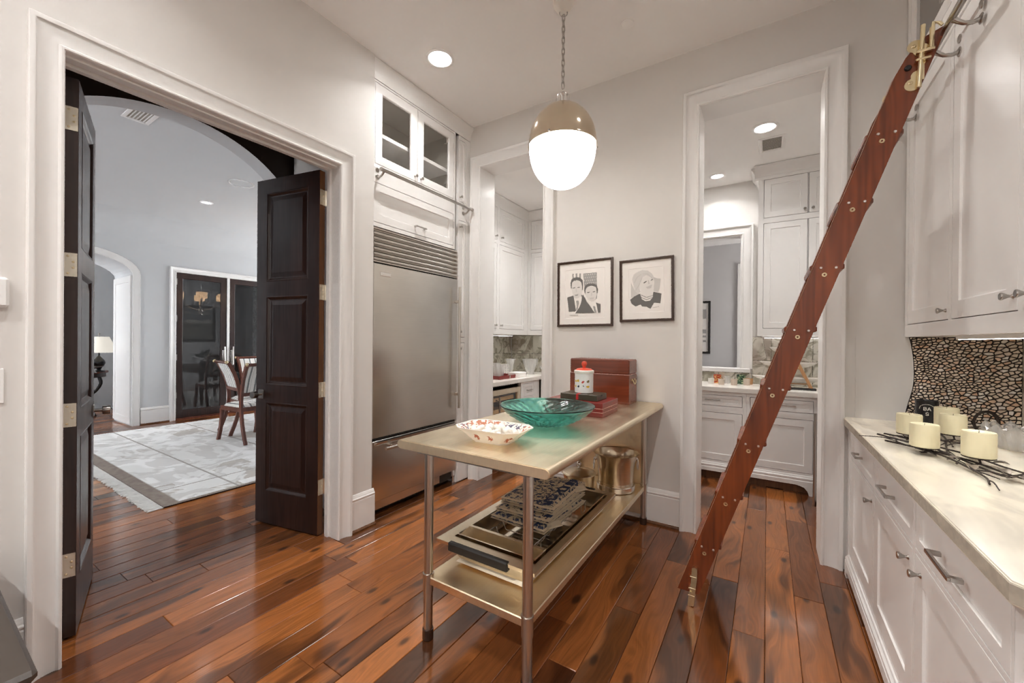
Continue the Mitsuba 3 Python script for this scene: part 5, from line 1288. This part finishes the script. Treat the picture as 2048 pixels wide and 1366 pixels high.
bs = thing('boat_stand', 'three-tier serving stand of white boat-shaped dishes on a wooden A-frame behind the ladder', 'serving stand')
def boat(L, wd, hh):
    s = np.linspace(-1, 1, 25)
    rows = []
    for t_, depth in ((1.0, 0.0), (0.86, 0.45), (0.5, 0.9), (0.0, 1.0)):
        rows.append((t_, depth))
    V, Fs = [], []
    for side in (1, -1):
        for t_, dep in rows:
            yv = side * wd / 2 * t_ * np.clip(1 - s ** 2, 0, 1) ** 0.6
            zv = hh * (0.85 + 0.15 * s ** 2) - dep * hh * np.clip(1 - s ** 4, 0, 1) * 0.9
            V += list(np.column_stack([s * L / 2, yv, zv]))
    for sd in range(2):
        for r_ in range(3):
            for j in range(24):
                a = sd * 100 + r_ * 25 + j
                Fs.append([a, a + 1, a + 26, a + 25])
    o = np.array(V)
    i_ = o.copy()
    i_[:, 1] *= 0.9
    i_[:, 2] += 0.005
    F2 = Fs + [[x + 200 for x in q[::-1]] for q in Fs]
    for sd in range(2):
        for j in range(24):
            a = sd * 100 + j
            F2.append([a, a + 1, a + 201, a + 200])
    return M(np.vstack([o, i_]), F2)
BSX, BSY = 0.165, 4.730
for z, L in ((0.972, 0.60), (1.115, 0.47), (1.255, 0.30)):
    obj('boat_dish', mv(boat(L, 0.15, 0.055), BSX, BSY, z), 'm_cream_ceramic', bs, smooth=40)
for sx in (-1, 1):
    for sy in (-0.055, 0.055):
        P0, P1 = np.array([BSX + sx * 0.185, BSY + sy * 1.3 - 0.02, CP + 0.007]), np.array([BSX + sx * 0.012, BSY + sy, 1.315])
        dd = (P1 - P0) / np.linalg.norm(P1 - P0)
        sdv = np.cross(dd, [0, 1, 0])
        obj('leg', hull([P + a * sdv * 0.012 + b * Y3 * 0.007 for P in (P0, P1) for a in (-1, 1) for b in (-1, 1)]), 'm_honey_wood', bs)
for z, hwid in ((0.968, 0.16), (1.111, 0.10), (1.251, 0.045)):
    obj('crossbar', bx(BSX - hwid, BSX + hwid, BSY - 0.006, BSY + 0.006, z - 0.010, z, 0.002), 'm_honey_wood', bs)
tag(obj('black_tray', bx(0.10, 0.38, 4.60, 4.66, CP, CP + 0.020, 0.003), 'm_black_gloss'), 'flat dark tray lying on the counter under the boat stand', 'tray')

def vent(key_label, T, w, h, n=9, mat='m_cab'):
    t = thing('air_vent', key_label, 'vent')
    obj('frame', tf(rings(w, h, [(0, 0), (0.003, 0.006), (0.022, 0.008), (0.030, 0.003), (0.032, -0.002)], fill=False), T), mat, t)
    obj('backing', tf(rings(w, h, [(0.02, 0.0006)]), T), 'm_cab_in', t)
    for k in range(n):
        yk = 0.034 + (h - 0.068) * (k + 0.5) / n
        obj('slat', tf(hull([[x_, yk + dy, z_] for x_ in (0.031, w - 0.031) for dy, z_ in ((-0.006, 0.002), (-0.004, 0.002), (0.005, 0.0075), (0.007, 0.0075))]), T), mat, t)
vent('white slatted air vent in the pantry ceiling beside the recessed light', fr([-0.085, 4.315, HP], X3, -Y3, -Z3), 0.20, 0.30, 9)
pf = thing('framed_print', 'black framed print hanging on the grey wall beyond the pass-through', 'picture')
PFT = F_back(-1.32, 6.598, 1.185)
obj('frame', tf(rings(0.60, 0.78, [(0, 0), (0, 0.022), (0.028, 0.022), (0.030, 0.006)], fill=False), PFT), 'm_black', pf)
obj('mat', tf(rings(0.60, 0.78, [(0.02, 0.006)]), PFT), 'm_paper', pf)
obj('drawing', tf(cat(bx(0.40, 0.545, 0.52, 0.66, 0.0062, 0.0066), bx(0.47, 0.545, 0.30, 0.36, 0.0062, 0.0066), bx(0.43, 0.545, 0.24, 0.27, 0.0062, 0.0066), bx(0.50, 0.545, 0.17, 0.20, 0.0062, 0.0066)), PFT), 'm_pencil_mid', pf)

# ------------------------------------------------------------------ the two portraits
SK1 = {
'flagR': [(.475,.801),(.718,.802),(.721,.402),(.623,.487),(.495,.576)],
's1': [(.273,.812),(.303,.811),(.303,.713),(.275,.715)],
's2': [(.336,.812),(.37,.812),(.369,.729),(.338,.731)],
's3': [(.404,.807),(.433,.807),(.433,.724),(.406,.726)],
'hair1': [(.249,.591),(.244,.675),(.262,.726),(.305,.749),(.367,.755),(.428,.74),(.467,.701),(.474,.639),(.471,.557),(.449,.537),(.446,.641),(.416,.694),(.354,.709),(.293,.693),(.268,.652),(.268,.579)],
'face1': [(.265,.59),(.271,.673),(.305,.702),(.379,.707),(.44,.672),(.455,.62),(.458,.537),(.445,.476),(.402,.436),(.353,.426),(.306,.451),(.28,.505)],
'eyes1': [(.286,.597),(.329,.601),(.329,.59),(.287,.586)],
'eyes1b': [(.372,.599),(.415,.603),(.418,.591),(.373,.587)],
'mouth1': [(.316,.487),(.39,.494),(.378,.471),(.335,.469)],
'nose1': [(.344,.585),(.356,.584),(.363,.532),(.344,.531)],
'coat1': [(.181,.452),(.298,.478),(.328,.419),(.325,.335),(.352,.251),(.327,.231),(.213,.229)],
'coat1b': [(.445,.486),(.513,.431),(.537,.369),(.438,.332),(.414,.301)],
'shirt1': [(.304,.451),(.353,.423),(.414,.431),(.457,.465),(.438,.342),(.389,.281),(.346,.241),(.328,.335)],
'tie1': [(.346,.392),(.39,.398),(.402,.364),(.377,.261),(.346,.241),(.362,.334)],
'hair2': [(.501,.514),(.495,.566),(.52,.621),(.575,.643),(.661,.639),(.716,.609),(.74,.552),(.734,.492),(.719,.483),(.712,.554),(.685,.595),(.612,.61),(.538,.589),(.519,.544),(.519,.482)],
'face2': [(.519,.493),(.522,.554),(.563,.598),(.636,.606),(.704,.579),(.717,.523),(.719,.463),(.703,.413),(.66,.375),(.623,.369),(.574,.393),(.537,.441)],
'eyes2': [(.55,.514),(.593,.517),(.593,.505),(.551,.501)],
'eyes2b': [(.651,.519),(.691,.522),(.691,.51),(.652,.506)],
'mouth2': [(.586,.428),(.678,.434),(.654,.403),(.611,.401)],
'nose2': [(.623,.503),(.636,.502),(.643,.458),(.621,.457)],
'coat2': [(.476,.485),(.519,.395),(.586,.326),(.684,.197),(.333,.202),(.414,.301),(.445,.373)],
'coat2b': [(.687,.358),(.785,.325),(.784,.2),(.745,.199)],
'shirt2': [(.527,.4),(.623,.366),(.69,.378),(.715,.322),(.745,.199),(.69,.2),(.61,.295)],
'tie2': [(.653,.296),(.684,.301),(.696,.272),(.72,.199),(.684,.2),(.665,.263)],
'sign': [(.229,.186),(.388,.183),(.388,.167),(.231,.168)],
}
SK2 = {
'shade': [(.216,.633),(.293,.496),(.381,.447),(.28,.399),(.21,.392)],
'shadeR': [(.634,.698),(.684,.673),(.766,.656),(.747,.509),(.721,.447),(.633,.474),(.649,.601)],
'hair': [(.256,.608),(.237,.686),(.269,.76),(.345,.798),(.433,.82),(.534,.803),(.609,.748),(.647,.687),(.627,.613),(.584,.692),(.508,.73),(.433,.703),(.382,.632),(.375,.534),(.394,.468),(.343,.449),(.293,.496)],
'face': [(.381,.534),(.388,.631),(.439,.698),(.521,.72),(.596,.68),(.634,.613),(.646,.516),(.62,.453),(.557,.452),(.469,.463),(.406,.489)],
'curl1': [(.268,.629),(.319,.713),(.408,.76),(.414,.75),(.338,.7),(.287,.617)],
'curl2': [(.293,.507),(.369,.6),(.42,.704),(.433,.698),(.382,.588),(.312,.495)],
'curl3': [(.433,.768),(.534,.755),(.609,.69),(.599,.682),(.527,.741),(.439,.755)],
'eye1': [(.451,.618),(.508,.641),(.518,.63),(.46,.604)],
'eye2': [(.583,.649),(.621,.662),(.626,.65),(.588,.638)],
'nose': [(.533,.652),(.548,.651),(.571,.591),(.539,.587)],
'mouth': [(.495,.542),(.615,.577),(.596,.524),(.533,.513)],
'neck': [(.394,.49),(.62,.453),(.62,.389),(.557,.323),(.469,.328),(.406,.391)],
'p1': [(.4,.435),(.507,.385),(.62,.41),(.62,.4),(.507,.372),(.4,.422)],
'p2': [(.406,.391),(.507,.351),(.61,.377),(.608,.366),(.507,.337),(.411,.378)],
'coat': [(.198,.36),(.28,.41),(.387,.447),(.418,.358),(.481,.322),(.57,.322),(.62,.378),(.633,.463),(.778,.427),(.759,.274),(.645,.291),(.582,.198),(.544,.211),(.506,.234),(.43,.238),(.393,.273),(.304,.245),(.223,.293)],
'sign': [(.62,.218),(.733,.233),(.733,.221),(.622,.207)],
}
TONE = {'flagR': 'mid', 's1': 'mid', 's2': 'mid', 's3': 'mid', 'hair1': 'dark', 'hair2': 'dark', 'face1': 'skin', 'face2': 'skin', 'coat1': 'dark', 'coat1b': 'dark', 'coat2': 'dark', 'coat2b': 'dark',
        'shirt1': 'paper', 'shirt2': 'paper', 'tie1': 'mid', 'tie2': 'mid', 'sign': 'light', 'eyes1': 'dark', 'eyes1b': 'dark', 'eyes2': 'dark', 'eyes2b': 'dark', 'mouth1': 'mid', 'mouth2': 'light', 'nose1': 'light', 'nose2': 'light',
        'shade': 'light', 'shadeR': 'light', 'hair': 'hair', 'face': 'face', 'curl1': 'light', 'curl2': 'light', 'curl3': 'light', 'eye1': 'dark', 'eye2': 'dark', 'nose': 'light', 'mouth': 'light', 'neck': 'face', 'p1': 'mid', 'p2': 'mid', 'coat': 'dark'}
ORDER1 = ['flagR', 's1', 's2', 's3', 'coat1', 'coat1b', 'shirt1', 'tie1', 'hair1', 'face1', 'eyes1', 'eyes1b', 'nose1', 'mouth1', 'coat2', 'coat2b', 'shirt2', 'tie2', 'hair2', 'face2', 'eyes2', 'eyes2b', 'nose2', 'mouth2', 'sign']
ORDER2 = ['shade', 'shadeR', 'coat', 'neck', 'p1', 'p2', 'face', 'hair', 'curl1', 'curl2', 'curl3', 'eye1', 'eye2', 'nose', 'mouth', 'sign']
def portrait(label, quad_x, quad_z, sk, order, tilt=0.0, star=False):
    w, h = quad_x[1] - quad_x[0], quad_z[1] - quad_z[0]
    T = fr([quad_x[0], YP - 0.0005, quad_z[0]], [math.cos(tilt), 0, math.sin(tilt)], [-math.sin(tilt), 0, math.cos(tilt)], -Y3)
    t = thing('framed_portrait', label, 'picture')
    obj('frame', tf(sweep([(0, 0), (0, h), (w, h), (w, 0)][::-1], [(0, 0), (0, 0.016), (0.003, 0.020), (0.008, 0.021), (0.012, 0.017), (0.0155, 0.017), (0.0185, 0.014), (0.0185, 0.004)], np.eye(4), True), T), 'm_frame', t, smooth=25)
    obj('mat', tf(rings(w, h, [(0.012, 0.006), (0.070, 0.006), (0.072, 0.0045), (0.0725, 0.0045)], fill=True), T), 'm_paper', t)
    for i, k in enumerate(order):
        P = Polygon([(a * w, b * h) for a, b in sk[k]]).buffer(0)
        P = P.buffer(0.002).buffer(-0.002) if P.area > 2e-4 else P
        if k == 'flagR' and star:
            x0, y0, x1, y1 = P.bounds
            for a in range(6):
                for b in range(9):
                    P = P.difference(sbox(-0.0036, -0.0036, 0.0036, 0.0036).buffer(0.001).__class__([(x0 + (x1 - x0) * (a + 0.5 + 0.5 * (b % 2)) / 6.5 + dx, y0 + (y1 - y0) * (b + 0.5) / 9 + dy) for dx, dy in ((-0.0042, 0), (0, -0.0042), (0.0042, 0), (0, 0.0042))]))
        if P.is_empty:
            continue
        obj('pencil_mark', tf(mv(extr(P, 0.00012), 0, 0, 0.00455 + 0.00014 * i), T), 'm_paper' if TONE[k] == 'paper' else f'm_pencil_{TONE[k]}', t)
portrait('framed pencil portrait of two men in suits before a flag, left of the two portraits', (-1.515, -1.031), (1.474, 2.018), SK1, ORDER1, 0.006, True)
portrait('framed pencil portrait of a smiling woman with pearls, right of the two portraits', (-0.976, -0.576), (1.505, 1.982), SK2, ORDER2, 0.014)

# ------------------------------------------------------------------ left wall fittings and the dark chest below
th_ = thing('wall_thermostat', 'rounded white plastic wall device at the left edge above the switch plate', 'wall device')
obj('body', bx(XL + 0.0005, XL + 0.026, 0.135, 0.258, 1.462, 1.576, 0.009), 'm_white_plastic', th_)
sw = thing('switch_plate', 'flat white switch plate on the wall at the left edge of the picture', 'light switch')
obj('plate', bx(XL + 0.0005, XL + 0.006, 0.16, 0.248, 1.100, 1.232, 0.002), 'm_white_plastic', sw)
obj('rocker', bx(XL + 0.006, XL + 0.010, 0.185, 0.223, 1.133, 1.199, 0.001), 'm_white_plastic', sw)
dc = thing('dark_chest', 'dark wooden chest with a pale plinth at the lower left corner', 'chest')
obj('body', bx(-2.40, -1.50, -0.42, 0.19, 0.05, 0.52, 0.006), 'm_dark_furniture', dc)
obj('top', bx(-2.41, -1.48, -0.44, 0.205, 0.52, 0.55, 0.01), 'm_dark_furniture', dc)
obj('plinth', bx(-2.41, -1.48, -0.43, 0.215, 0.0005, 0.07, 0.006), 'm_furniture_ledge', dc)

# ------------------------------------------------------------------ dining room
rug = thing('area_rug', 'large pale grey patterned rug with a dark edge band on the dining room floor', 'rug')
RX0, RX1, RY0, RY1 = -7.75, -4.02, 1.20, 4.75
gx, gy = np.meshgrid(np.linspace(0, RX1 - RX0, 40), np.linspace(0, RY1 - RY0, 40))
gv = np.column_stack([gx.ravel() + RX0, gy.ravel() + RY0, np.full(gx.size, 0.011)])
ix = np.arange(1600).reshape(40, 40)
qf = np.stack([ix[:-1, :-1], ix[:-1, 1:], ix[1:, 1:], ix[1:, :-1]], -1).reshape(-1, 4)
RR = 0.0
obj('pile', M(gv, qf), 'm_rug', rug, uv=np.column_stack([gy.ravel(), (RX1 - RX0 - gx.ravel())]))
obj('border', cat(bx(RX0, RX1, RY0, RY1, 0.0005, 0.0105)), 'm_furniture_ledge' if False else 'm_bronze_wood', rug)
frn = []
for k in range(360):
    xf = RX0 + 0.02 + (RX1 - RX0 - 0.02) * (k + rng.uniform(0, 0.8)) / 360
    L = rng.uniform(0.085, 0.11)
    frn.append(hull([[xf + a * 0.0052 + dx, yv, z] for (yv, dx) in ((RY0 + 0.002, 0), (RY0 - L, rng.uniform(-0.012, 0.012))) for a in (-1, 1) for z in (0.0015, 0.007)]))
fk = obj('fringe', cat(frn), 'm_fringe', rug)
labels[fk] = {'kind': 'stuff', 'label': 'cream fringe of the rug'}

def striped_chair(x, y, rz, label):
    t = thing('striped_chair', label, 'chair')
    T = fr([x, y, 0.0115], [math.cos(rz), math.sin(rz), 0], [-math.sin(rz), math.cos(rz), 0], Z3)
    def P(m):
        return tf(m, T)
    def post(sx):
        p = smoothp([(sx * 0.245, -0.330, 0.0), (sx * 0.240, -0.255, 0.22), (sx * 0.235, -0.215, 0.45), (sx * 0.238, -0.225, 0.62), (sx * 0.245, -0.275, 0.82), (sx * 0.252, -0.350, 0.985), (sx * 0.254, -0.385, 1.015)], 5)
        d = np.gradient(p, axis=0); d /= np.linalg.norm(d, axis=1, keepdims=True)
        n_ = np.cross(d, [1.0, 0, 0]); n_ /= np.linalg.norm(n_, axis=1, keepdims=True)
        rg2 = [np.array([p[i] + a * 0.014 * np.array([1, 0, 0]) + b * 0.021 * n_[i] for a, b in ((-1, -1), (1, -1), (1, 1), (-1, 1))]) for i in range(len(p))]
        return loft(rg2)
    def front(sx):
        p = smoothp([(sx * 0.240, 0.285, 0.0), (sx * 0.235, 0.245, 0.15), (sx * 0.232, 0.225, 0.30), (sx * 0.230, 0.225, 0.42)], 5)
        rg2 = [np.array([q + [a * 0.018, b * 0.018, 0] for a, b in ((-1, -1), (1, -1), (1, 1), (-1, 1))]) for q in p]
        return loft(rg2)
    for sx in (-1, 1):
        obj('back_post', P(post(sx)), 'm_chair_wood', t)
        obj('front_leg', P(front(sx)), 'm_chair_wood', t)
        obj('finial', P(sph(0.022, sx * 0.268, -0.385, 1.012, 2, (0.7, 1, 1))), 'm_brass', t, smooth=True)
    obj('seat_rail', P(cat(bx(-0.235, 0.235, -0.215, -0.190, 0.40, 0.455, 0.003), bx(-0.24, 0.24, 0.215, 0.243, 0.40, 0.455, 0.003), bx(-0.245, -0.220, -0.20, 0.23, 0.40, 0.455, 0.003), bx(0.220, 0.245, -0.20, 0.23, 0.40, 0.455, 0.003))), 'm_chair_wood', t)
    obj('top_rail', P(tube([(-0.255, -0.368, 1.005), (0.0, -0.372, 1.008), (0.255, -0.368, 1.005)], 0.021, 10)), 'm_chair_wood', t, smooth=True)
    obj('lower_rail', P(bx(-0.236, 0.236, -0.246, -0.222, 0.60, 0.645, 0.004)), 'm_chair_wood', t)
    g1, g2 = np.meshgrid(np.linspace(-1, 1, 13), np.linspace(0, 1, 9))
    yb_ = np.interp(g2, [0, 0.5, 1], [-0.225, -0.275, -0.352])
    zb_ = 0.645 + g2 * 0.345
    def pan(off):
        return np.column_stack([(g1 * 0.226).ravel(), (yb_ + off * (1 - 0.25 * g1 ** 2)).ravel(), zb_.ravel()])
    ii = np.arange(117).reshape(9, 13)
    q2 = np.stack([ii[:-1, :-1], ii[:-1, 1:], ii[1:, 1:], ii[1:, :-1]], -1).reshape(-1, 4)
    uvb = np.tile(np.column_stack([(g1.ravel() + 1) * 2.6, g2.ravel()]), (2, 1))
    obj('back_pad', P(M(np.vstack([pan(0.022), pan(-0.016)]), np.vstack([q2[:, ::-1], q2 + 117]))), 'm_stripe', t, uv=uvb)
    g1, g2 = np.meshgrid(np.linspace(-1, 1, 13), np.linspace(-1, 1, 13))
    e = np.minimum(1 - np.abs(g1), 1 - np.abs(g2))
    sv = np.column_stack([(g1 * 0.228).ravel(), (g2 * 0.212 + 0.012).ravel(), (0.452 + 0.045 * np.clip(e / 0.3, 0, 1) ** 0.5).ravel()])
    ii = np.arange(169).reshape(13, 13)
    q2 = np.stack([ii[:-1, :-1], ii[:-1, 1:], ii[1:, 1:], ii[1:, :-1]], -1).reshape(-1, 4)
    obj('seat_pad', P(M(sv, q2)), 'm_stripe', t, uv=np.column_stack([(g1.ravel() + 1) * 2.6, g2.ravel()]))
    return t
striped_chair(-6.40, 2.92, -0.12, 'striped chair seen from the side, its scrolled back at the left of the pair')
striped_chair(-5.86, 2.66, math.pi / 2 + 0.10, 'striped chair seen from behind, partly hidden by the open dark door')
striped_chair(-7.25, 3.50, -math.pi / 2, 'striped chair at the table end, seen only as a reflection in the french door')

dt = thing('dining_table', 'dark dining table behind the open door, reflected in the french doors', 'table')
obj('top', bx(-6.95, -5.25, 3.28, 4.35, 0.725, 0.765, 0.012), 'm_bronze_wood', dt)
obj('apron', bx(-6.80, -5.40, 3.40, 4.23, 0.64, 0.725), 'm_bronze_wood', dt)
for a in (-6.75, -5.45):
    for b in (3.45, 4.18):
        obj('leg', lathe([(0, 0.012), (0.025, 0.012), (0.03, 0.2), (0.04, 0.5), (0.045, 0.64)], 16, a, b), 'm_bronze_wood', dt, smooth=40)
pl = thing('centrepiece_plant', 'dark leafy plant in a pot on the dining table, reflected in the french door', 'plant')
obj('pot', lathe([(0, 0), (0.07, 0), (0.10, 0.06), (0.09, 0.10), (0, 0.095)], 24, -6.45, 3.62, 0.7655), 'm_black_gloss', pl, smooth=40)
lfs = []
for k in range(90):
    d = rng.normal(size=3); d[2] = abs(d[2]) * 0.9; d /= np.linalg.norm(d)
    c = np.array([-6.45, 3.62, 0.95]) + d * rng.uniform(0.06, 0.16)
    s_ = np.cross(d, rng.normal(size=3)); s_ /= np.linalg.norm(s_)
    lfs.append(hull([c - d * 0.03, c + d * 0.045, c + s_ * 0.022, c - s_ * 0.022, c + np.cross(d, s_) * 0.006]))
lk = obj('foliage', cat(lfs), 'm_foliage', pl)
labels[lk] = {'kind': 'stuff'}
pr('m_foliage', (0.012, 0.022, 0.012), 0.4)
cl = thing('chandelier', 'silver chandelier with pale drum shades, reflected in the left french door', 'chandelier')
KX, KY, KZ = -6.40, 3.55, 1.92
obj('stem', cat(tube([(KX, KY, KZ - 0.06), (KX, KY, HD)], 0.010, 10), sph(0.045, KX, KY, KZ, 2), sph(0.03, KX, KY, KZ - 0.08, 2), lathe([(0, -0.03), (0.05, -0.02), (0.06, 0)], 24, KX, KY, HD)), 'm_chrome', cl, smooth=True)
for k in range(6):
    a = k * math.pi / 3 + 0.3
    dx, dy = math.cos(a), math.sin(a)
    ak = obj('arm', tube(smoothp([(KX + dx * 0.03, KY + dy * 0.03, KZ), (KX + dx * 0.18, KY + dy * 0.18, KZ + 0.04), (KX + dx * 0.36, KY + dy * 0.36, KZ + 0.16), (KX + dx * 0.42, KY + dy * 0.42, KZ + 0.20), (KX + dx * 0.42, KY + dy * 0.42, KZ + 0.27)], 5), 0.011, 8), 'm_chrome', cl, smooth=True)
    obj('shade', lathe([(0.092, 0.225), (0.092, 0.345), (0.090, 0.345), (0.090, 0.225)], 24, KX + dx * 0.42, KY + dy * 0.42, KZ), 'm_shade', ak, smooth=40, emitter=area((1.0, 0.62, 0.34), 3.2, 0.02), label='glowing cream drum shade')
pr('m_shade', (0.8, 0.72, 0.58), 0.8)
pg = thing('landscape_painting', 'dark framed landscape painting on the dining wall, reflected in the french door', 'picture')
def scape_fn(p, n, uv):
    w = fbm(p.y * 3, p.z * 9, 0.0, 4)
    hz = smoothstep(1.72, 1.78, p.z + 0.1 * (w - 0.5))
    return mix(mix((0.03, 0.035, 0.03), (0.11, 0.10, 0.075), w), mix((0.08, 0.09, 0.10), (0.26, 0.25, 0.22), smoothstep(0.4, 0.65, w)), hz)
pr('m_scape', proc(scape_fn), 0.5)
PGT = F_front(0, 0, 0)
PGT = fr([XA2 - 0.0005, 3.75, 1.25], Y3, Z3, -X3)
obj('canvas', tf(rings(1.10, 0.95, [(0.05, 0.012)]), PGT), 'm_scape', pg)
obj('frame', tf(rings(1.10, 0.95, [(0, 0), (0, 0.035), (0.03, 0.04), (0.06, 0.014)], fill=False), PGT), 'm_black', pg)

vent('pale slatted vent in the dining room ceiling', fr([-4.56, 1.24, HD], [math.cos(-0.0), math.sin(-0.0), 0], -Y3, -Z3) @ np.diag([1, 1, 1, 1.0]), 0.40, 0.18, 5, 'm_white_plastic')
sp = thing('ceiling_speaker', 'round flush speaker with a white rim in the dining room ceiling', 'speaker')
obj('rim', lathe([(0.130, 0.0), (0.129, -0.006), (0.118, -0.007), (0.116, -0.003)], 40, -5.315, 2.30, HD), 'm_white_plastic', sp, smooth=30)
obj('grille', lathe([(0.0, -0.0035), (0.117, -0.0035)], 40, -5.315, 2.30, HD), 'm_wall_cool', sp)
can_light(-6.474, 2.372, HD, 'small recessed light in the dining room ceiling beyond the speaker', 0.055, 60.0, None, COOL, False)

cs = thing('console_table', 'half-round console table with curved black legs in the room beyond the far arch', 'console table')
CSX, CSY = -9.75, 1.62
hr = [(CSX - 0.25, CSY - 0.56), (CSX - 0.25, CSY + 0.56)] + [(CSX - 0.25 + 0.52 * math.sin(a), CSY + 0.56 * math.cos(a)) for a in np.linspace(0.15, np.pi - 0.15, 21)]
obj('top', mv(extr(Polygon(hr), 0.028), 0, 0, 0.728), 'm_chest_wood', cs)
obj('apron', mv(extr(Polygon(hr).buffer(-0.03), 0.07), 0, 0, 0.658), 'm_bronze_wood', cs)
for (ax, ay) in ((CSX + 0.10, CSY + 0.38), (CSX + 0.18, CSY + 0.16), (CSX + 0.18, CSY - 0.16), (CSX + 0.10, CSY - 0.38)):
    o = unit(ax - (CSX - 0.25), ay - CSY)
    b0 = np.array([ax, ay, 0.0])
    pth = smoothp([b0 + [0, 0, 0.66], b0 + o * 0.02 + [0, 0, 0.56], b0 - o * 0.04 + [0, 0, 0.44], b0 - o * 0.14 + [0, 0, 0.34], b0 - o * 0.17 + [0, 0, 0.28], b0 - o * 0.12 + [0, 0, 0.14], b0 - o * 0.05 + [0, 0, 0.001]], 5)
    obj('leg', tube(pth, np.linspace(0.026, 0.014, len(pth)), 8), 'm_black', cs, smooth=True)
obj('stretcher', mv(extr(Polygon(hr).buffer(-0.22), 0.022), 0, 0, 0.29), 'm_black', cs)
tl = thing('table_lamp', 'table lamp with a pleated cream cone shade on the console table', 'lamp')
TLX, TLY = -9.68, 2.00
obj('base', lathe(smoothp([(0, 0), (0.07, 0), (0.075, 0.015), (0.03, 0.03), (0.03, 0.05), (0.075, 0.13), (0.078, 0.17), (0.03, 0.25), (0.012, 0.28), (0.012, 0.36)], 4), 28, TLX, TLY, 0.7565), 'm_black_gloss', tl, smooth=40)
obj('shade', lathe([(0.245, 0.33), (0.125, 0.60), (0.122, 0.60), (0.242, 0.33)], 48, TLX, TLY, 0.7565), 'm_lampshade', tl, smooth=40, emitter=area((1.0, 0.93, 0.80), 0.55, 0.05), label='pleated cream cone shade')
pr('m_lampshade', (0.84, 0.80, 0.72), 0.8)
obj('harp', cat(tube([(TLX, TLY, 1.11), (TLX, TLY, 1.39)], 0.005, 8), sph(0.016, TLX, TLY, 1.40, 1)), 'm_nickel', tl, smooth=True)
eg = thing('spotted_ornament', 'white dotted black egg-shaped ornament on the left of the console table', 'ornament')
def dots_fn(p, n, uv):
    d, d2, r = voronoi((p.y + p.x * 0.3) * 22, p.z * 22)
    return mix((0.80, 0.79, 0.76), (0.02, 0.02, 0.022), smoothstep(0.33, 0.42, d))
pr('m_dots', proc(dots_fn), 0.3)
obj('body', lathe(smoothp([(0, 0), (0.08, 0.0), (0.12, 0.06), (0.145, 0.15), (0.13, 0.25), (0.07, 0.33), (0.0, 0.355)], 4), 32, -9.62, 1.62, 0.7565), 'm_dots', eg, smooth=40)
tag(obj('silver_dish', lathe(smoothp([(0, 0), (0.05, 0), (0.03, 0.02), (0.02, 0.05), (0.03, 0.07), (0.12, 0.10), (0.125, 0.105), (0.03, 0.08), (0, 0.08)], 3), 32, -9.44, 1.88, 0.7565), 'm_chrome', smooth=40), 'small silver footed dish between the ornament and the lamp', 'dish')

# daylit windows outside the picture: they light the dining room and the room beyond
def window(n, T, w, h, power, nx=3, ny=3, col=COOL):
    f = struct(f'window_{n}', tf(rings(w, h, [(0, 0), (0, 0.05), (0.09, 0.05), (0.10, 0.02)], fill=False), T), 'm_trim')
    gw, gh = (w - 0.2) / nx, (h - 0.2) / ny
    obj('pane', tf(rings(w - 0.2, h - 0.2, [(0, 0.012)]), T @ fr([0.10, 0.10, 0], *np.eye(3))), 'm_lamp', f, emitter=area(col, power))
    obj('muntin', tf(cat([bx(0.10 + i * gw - 0.015, 0.10 + i * gw + 0.015, 0.1, h - 0.1, 0, 0.03) for i in range(1, nx)] + [bx(0.1, w - 0.1, 0.10 + j * gh - 0.015, 0.10 + j * gh + 0.015, 0, 0.03) for j in range(1, ny)]), T), 'm_trim', f)
window(1, F_front(-4.0, -3.6, 0.6), 1.9, 2.2, DAY_POWER * 1.8)
window(2, F_back(-8.0, 5.6, 0.6), 2.8, 2.2, DAY_POWER * 0.8)
window(3, F_front(-9.15, -0.8, 0.5), 1.35, 2.3, DAY_POWER * 0.9, 2, 3)
window(4, F_right(0.9, 6.2, 0.9), 0.9, 1.5, DAY_POWER * 0.9, 2, 3, (1.0, 0.97, 0.95))
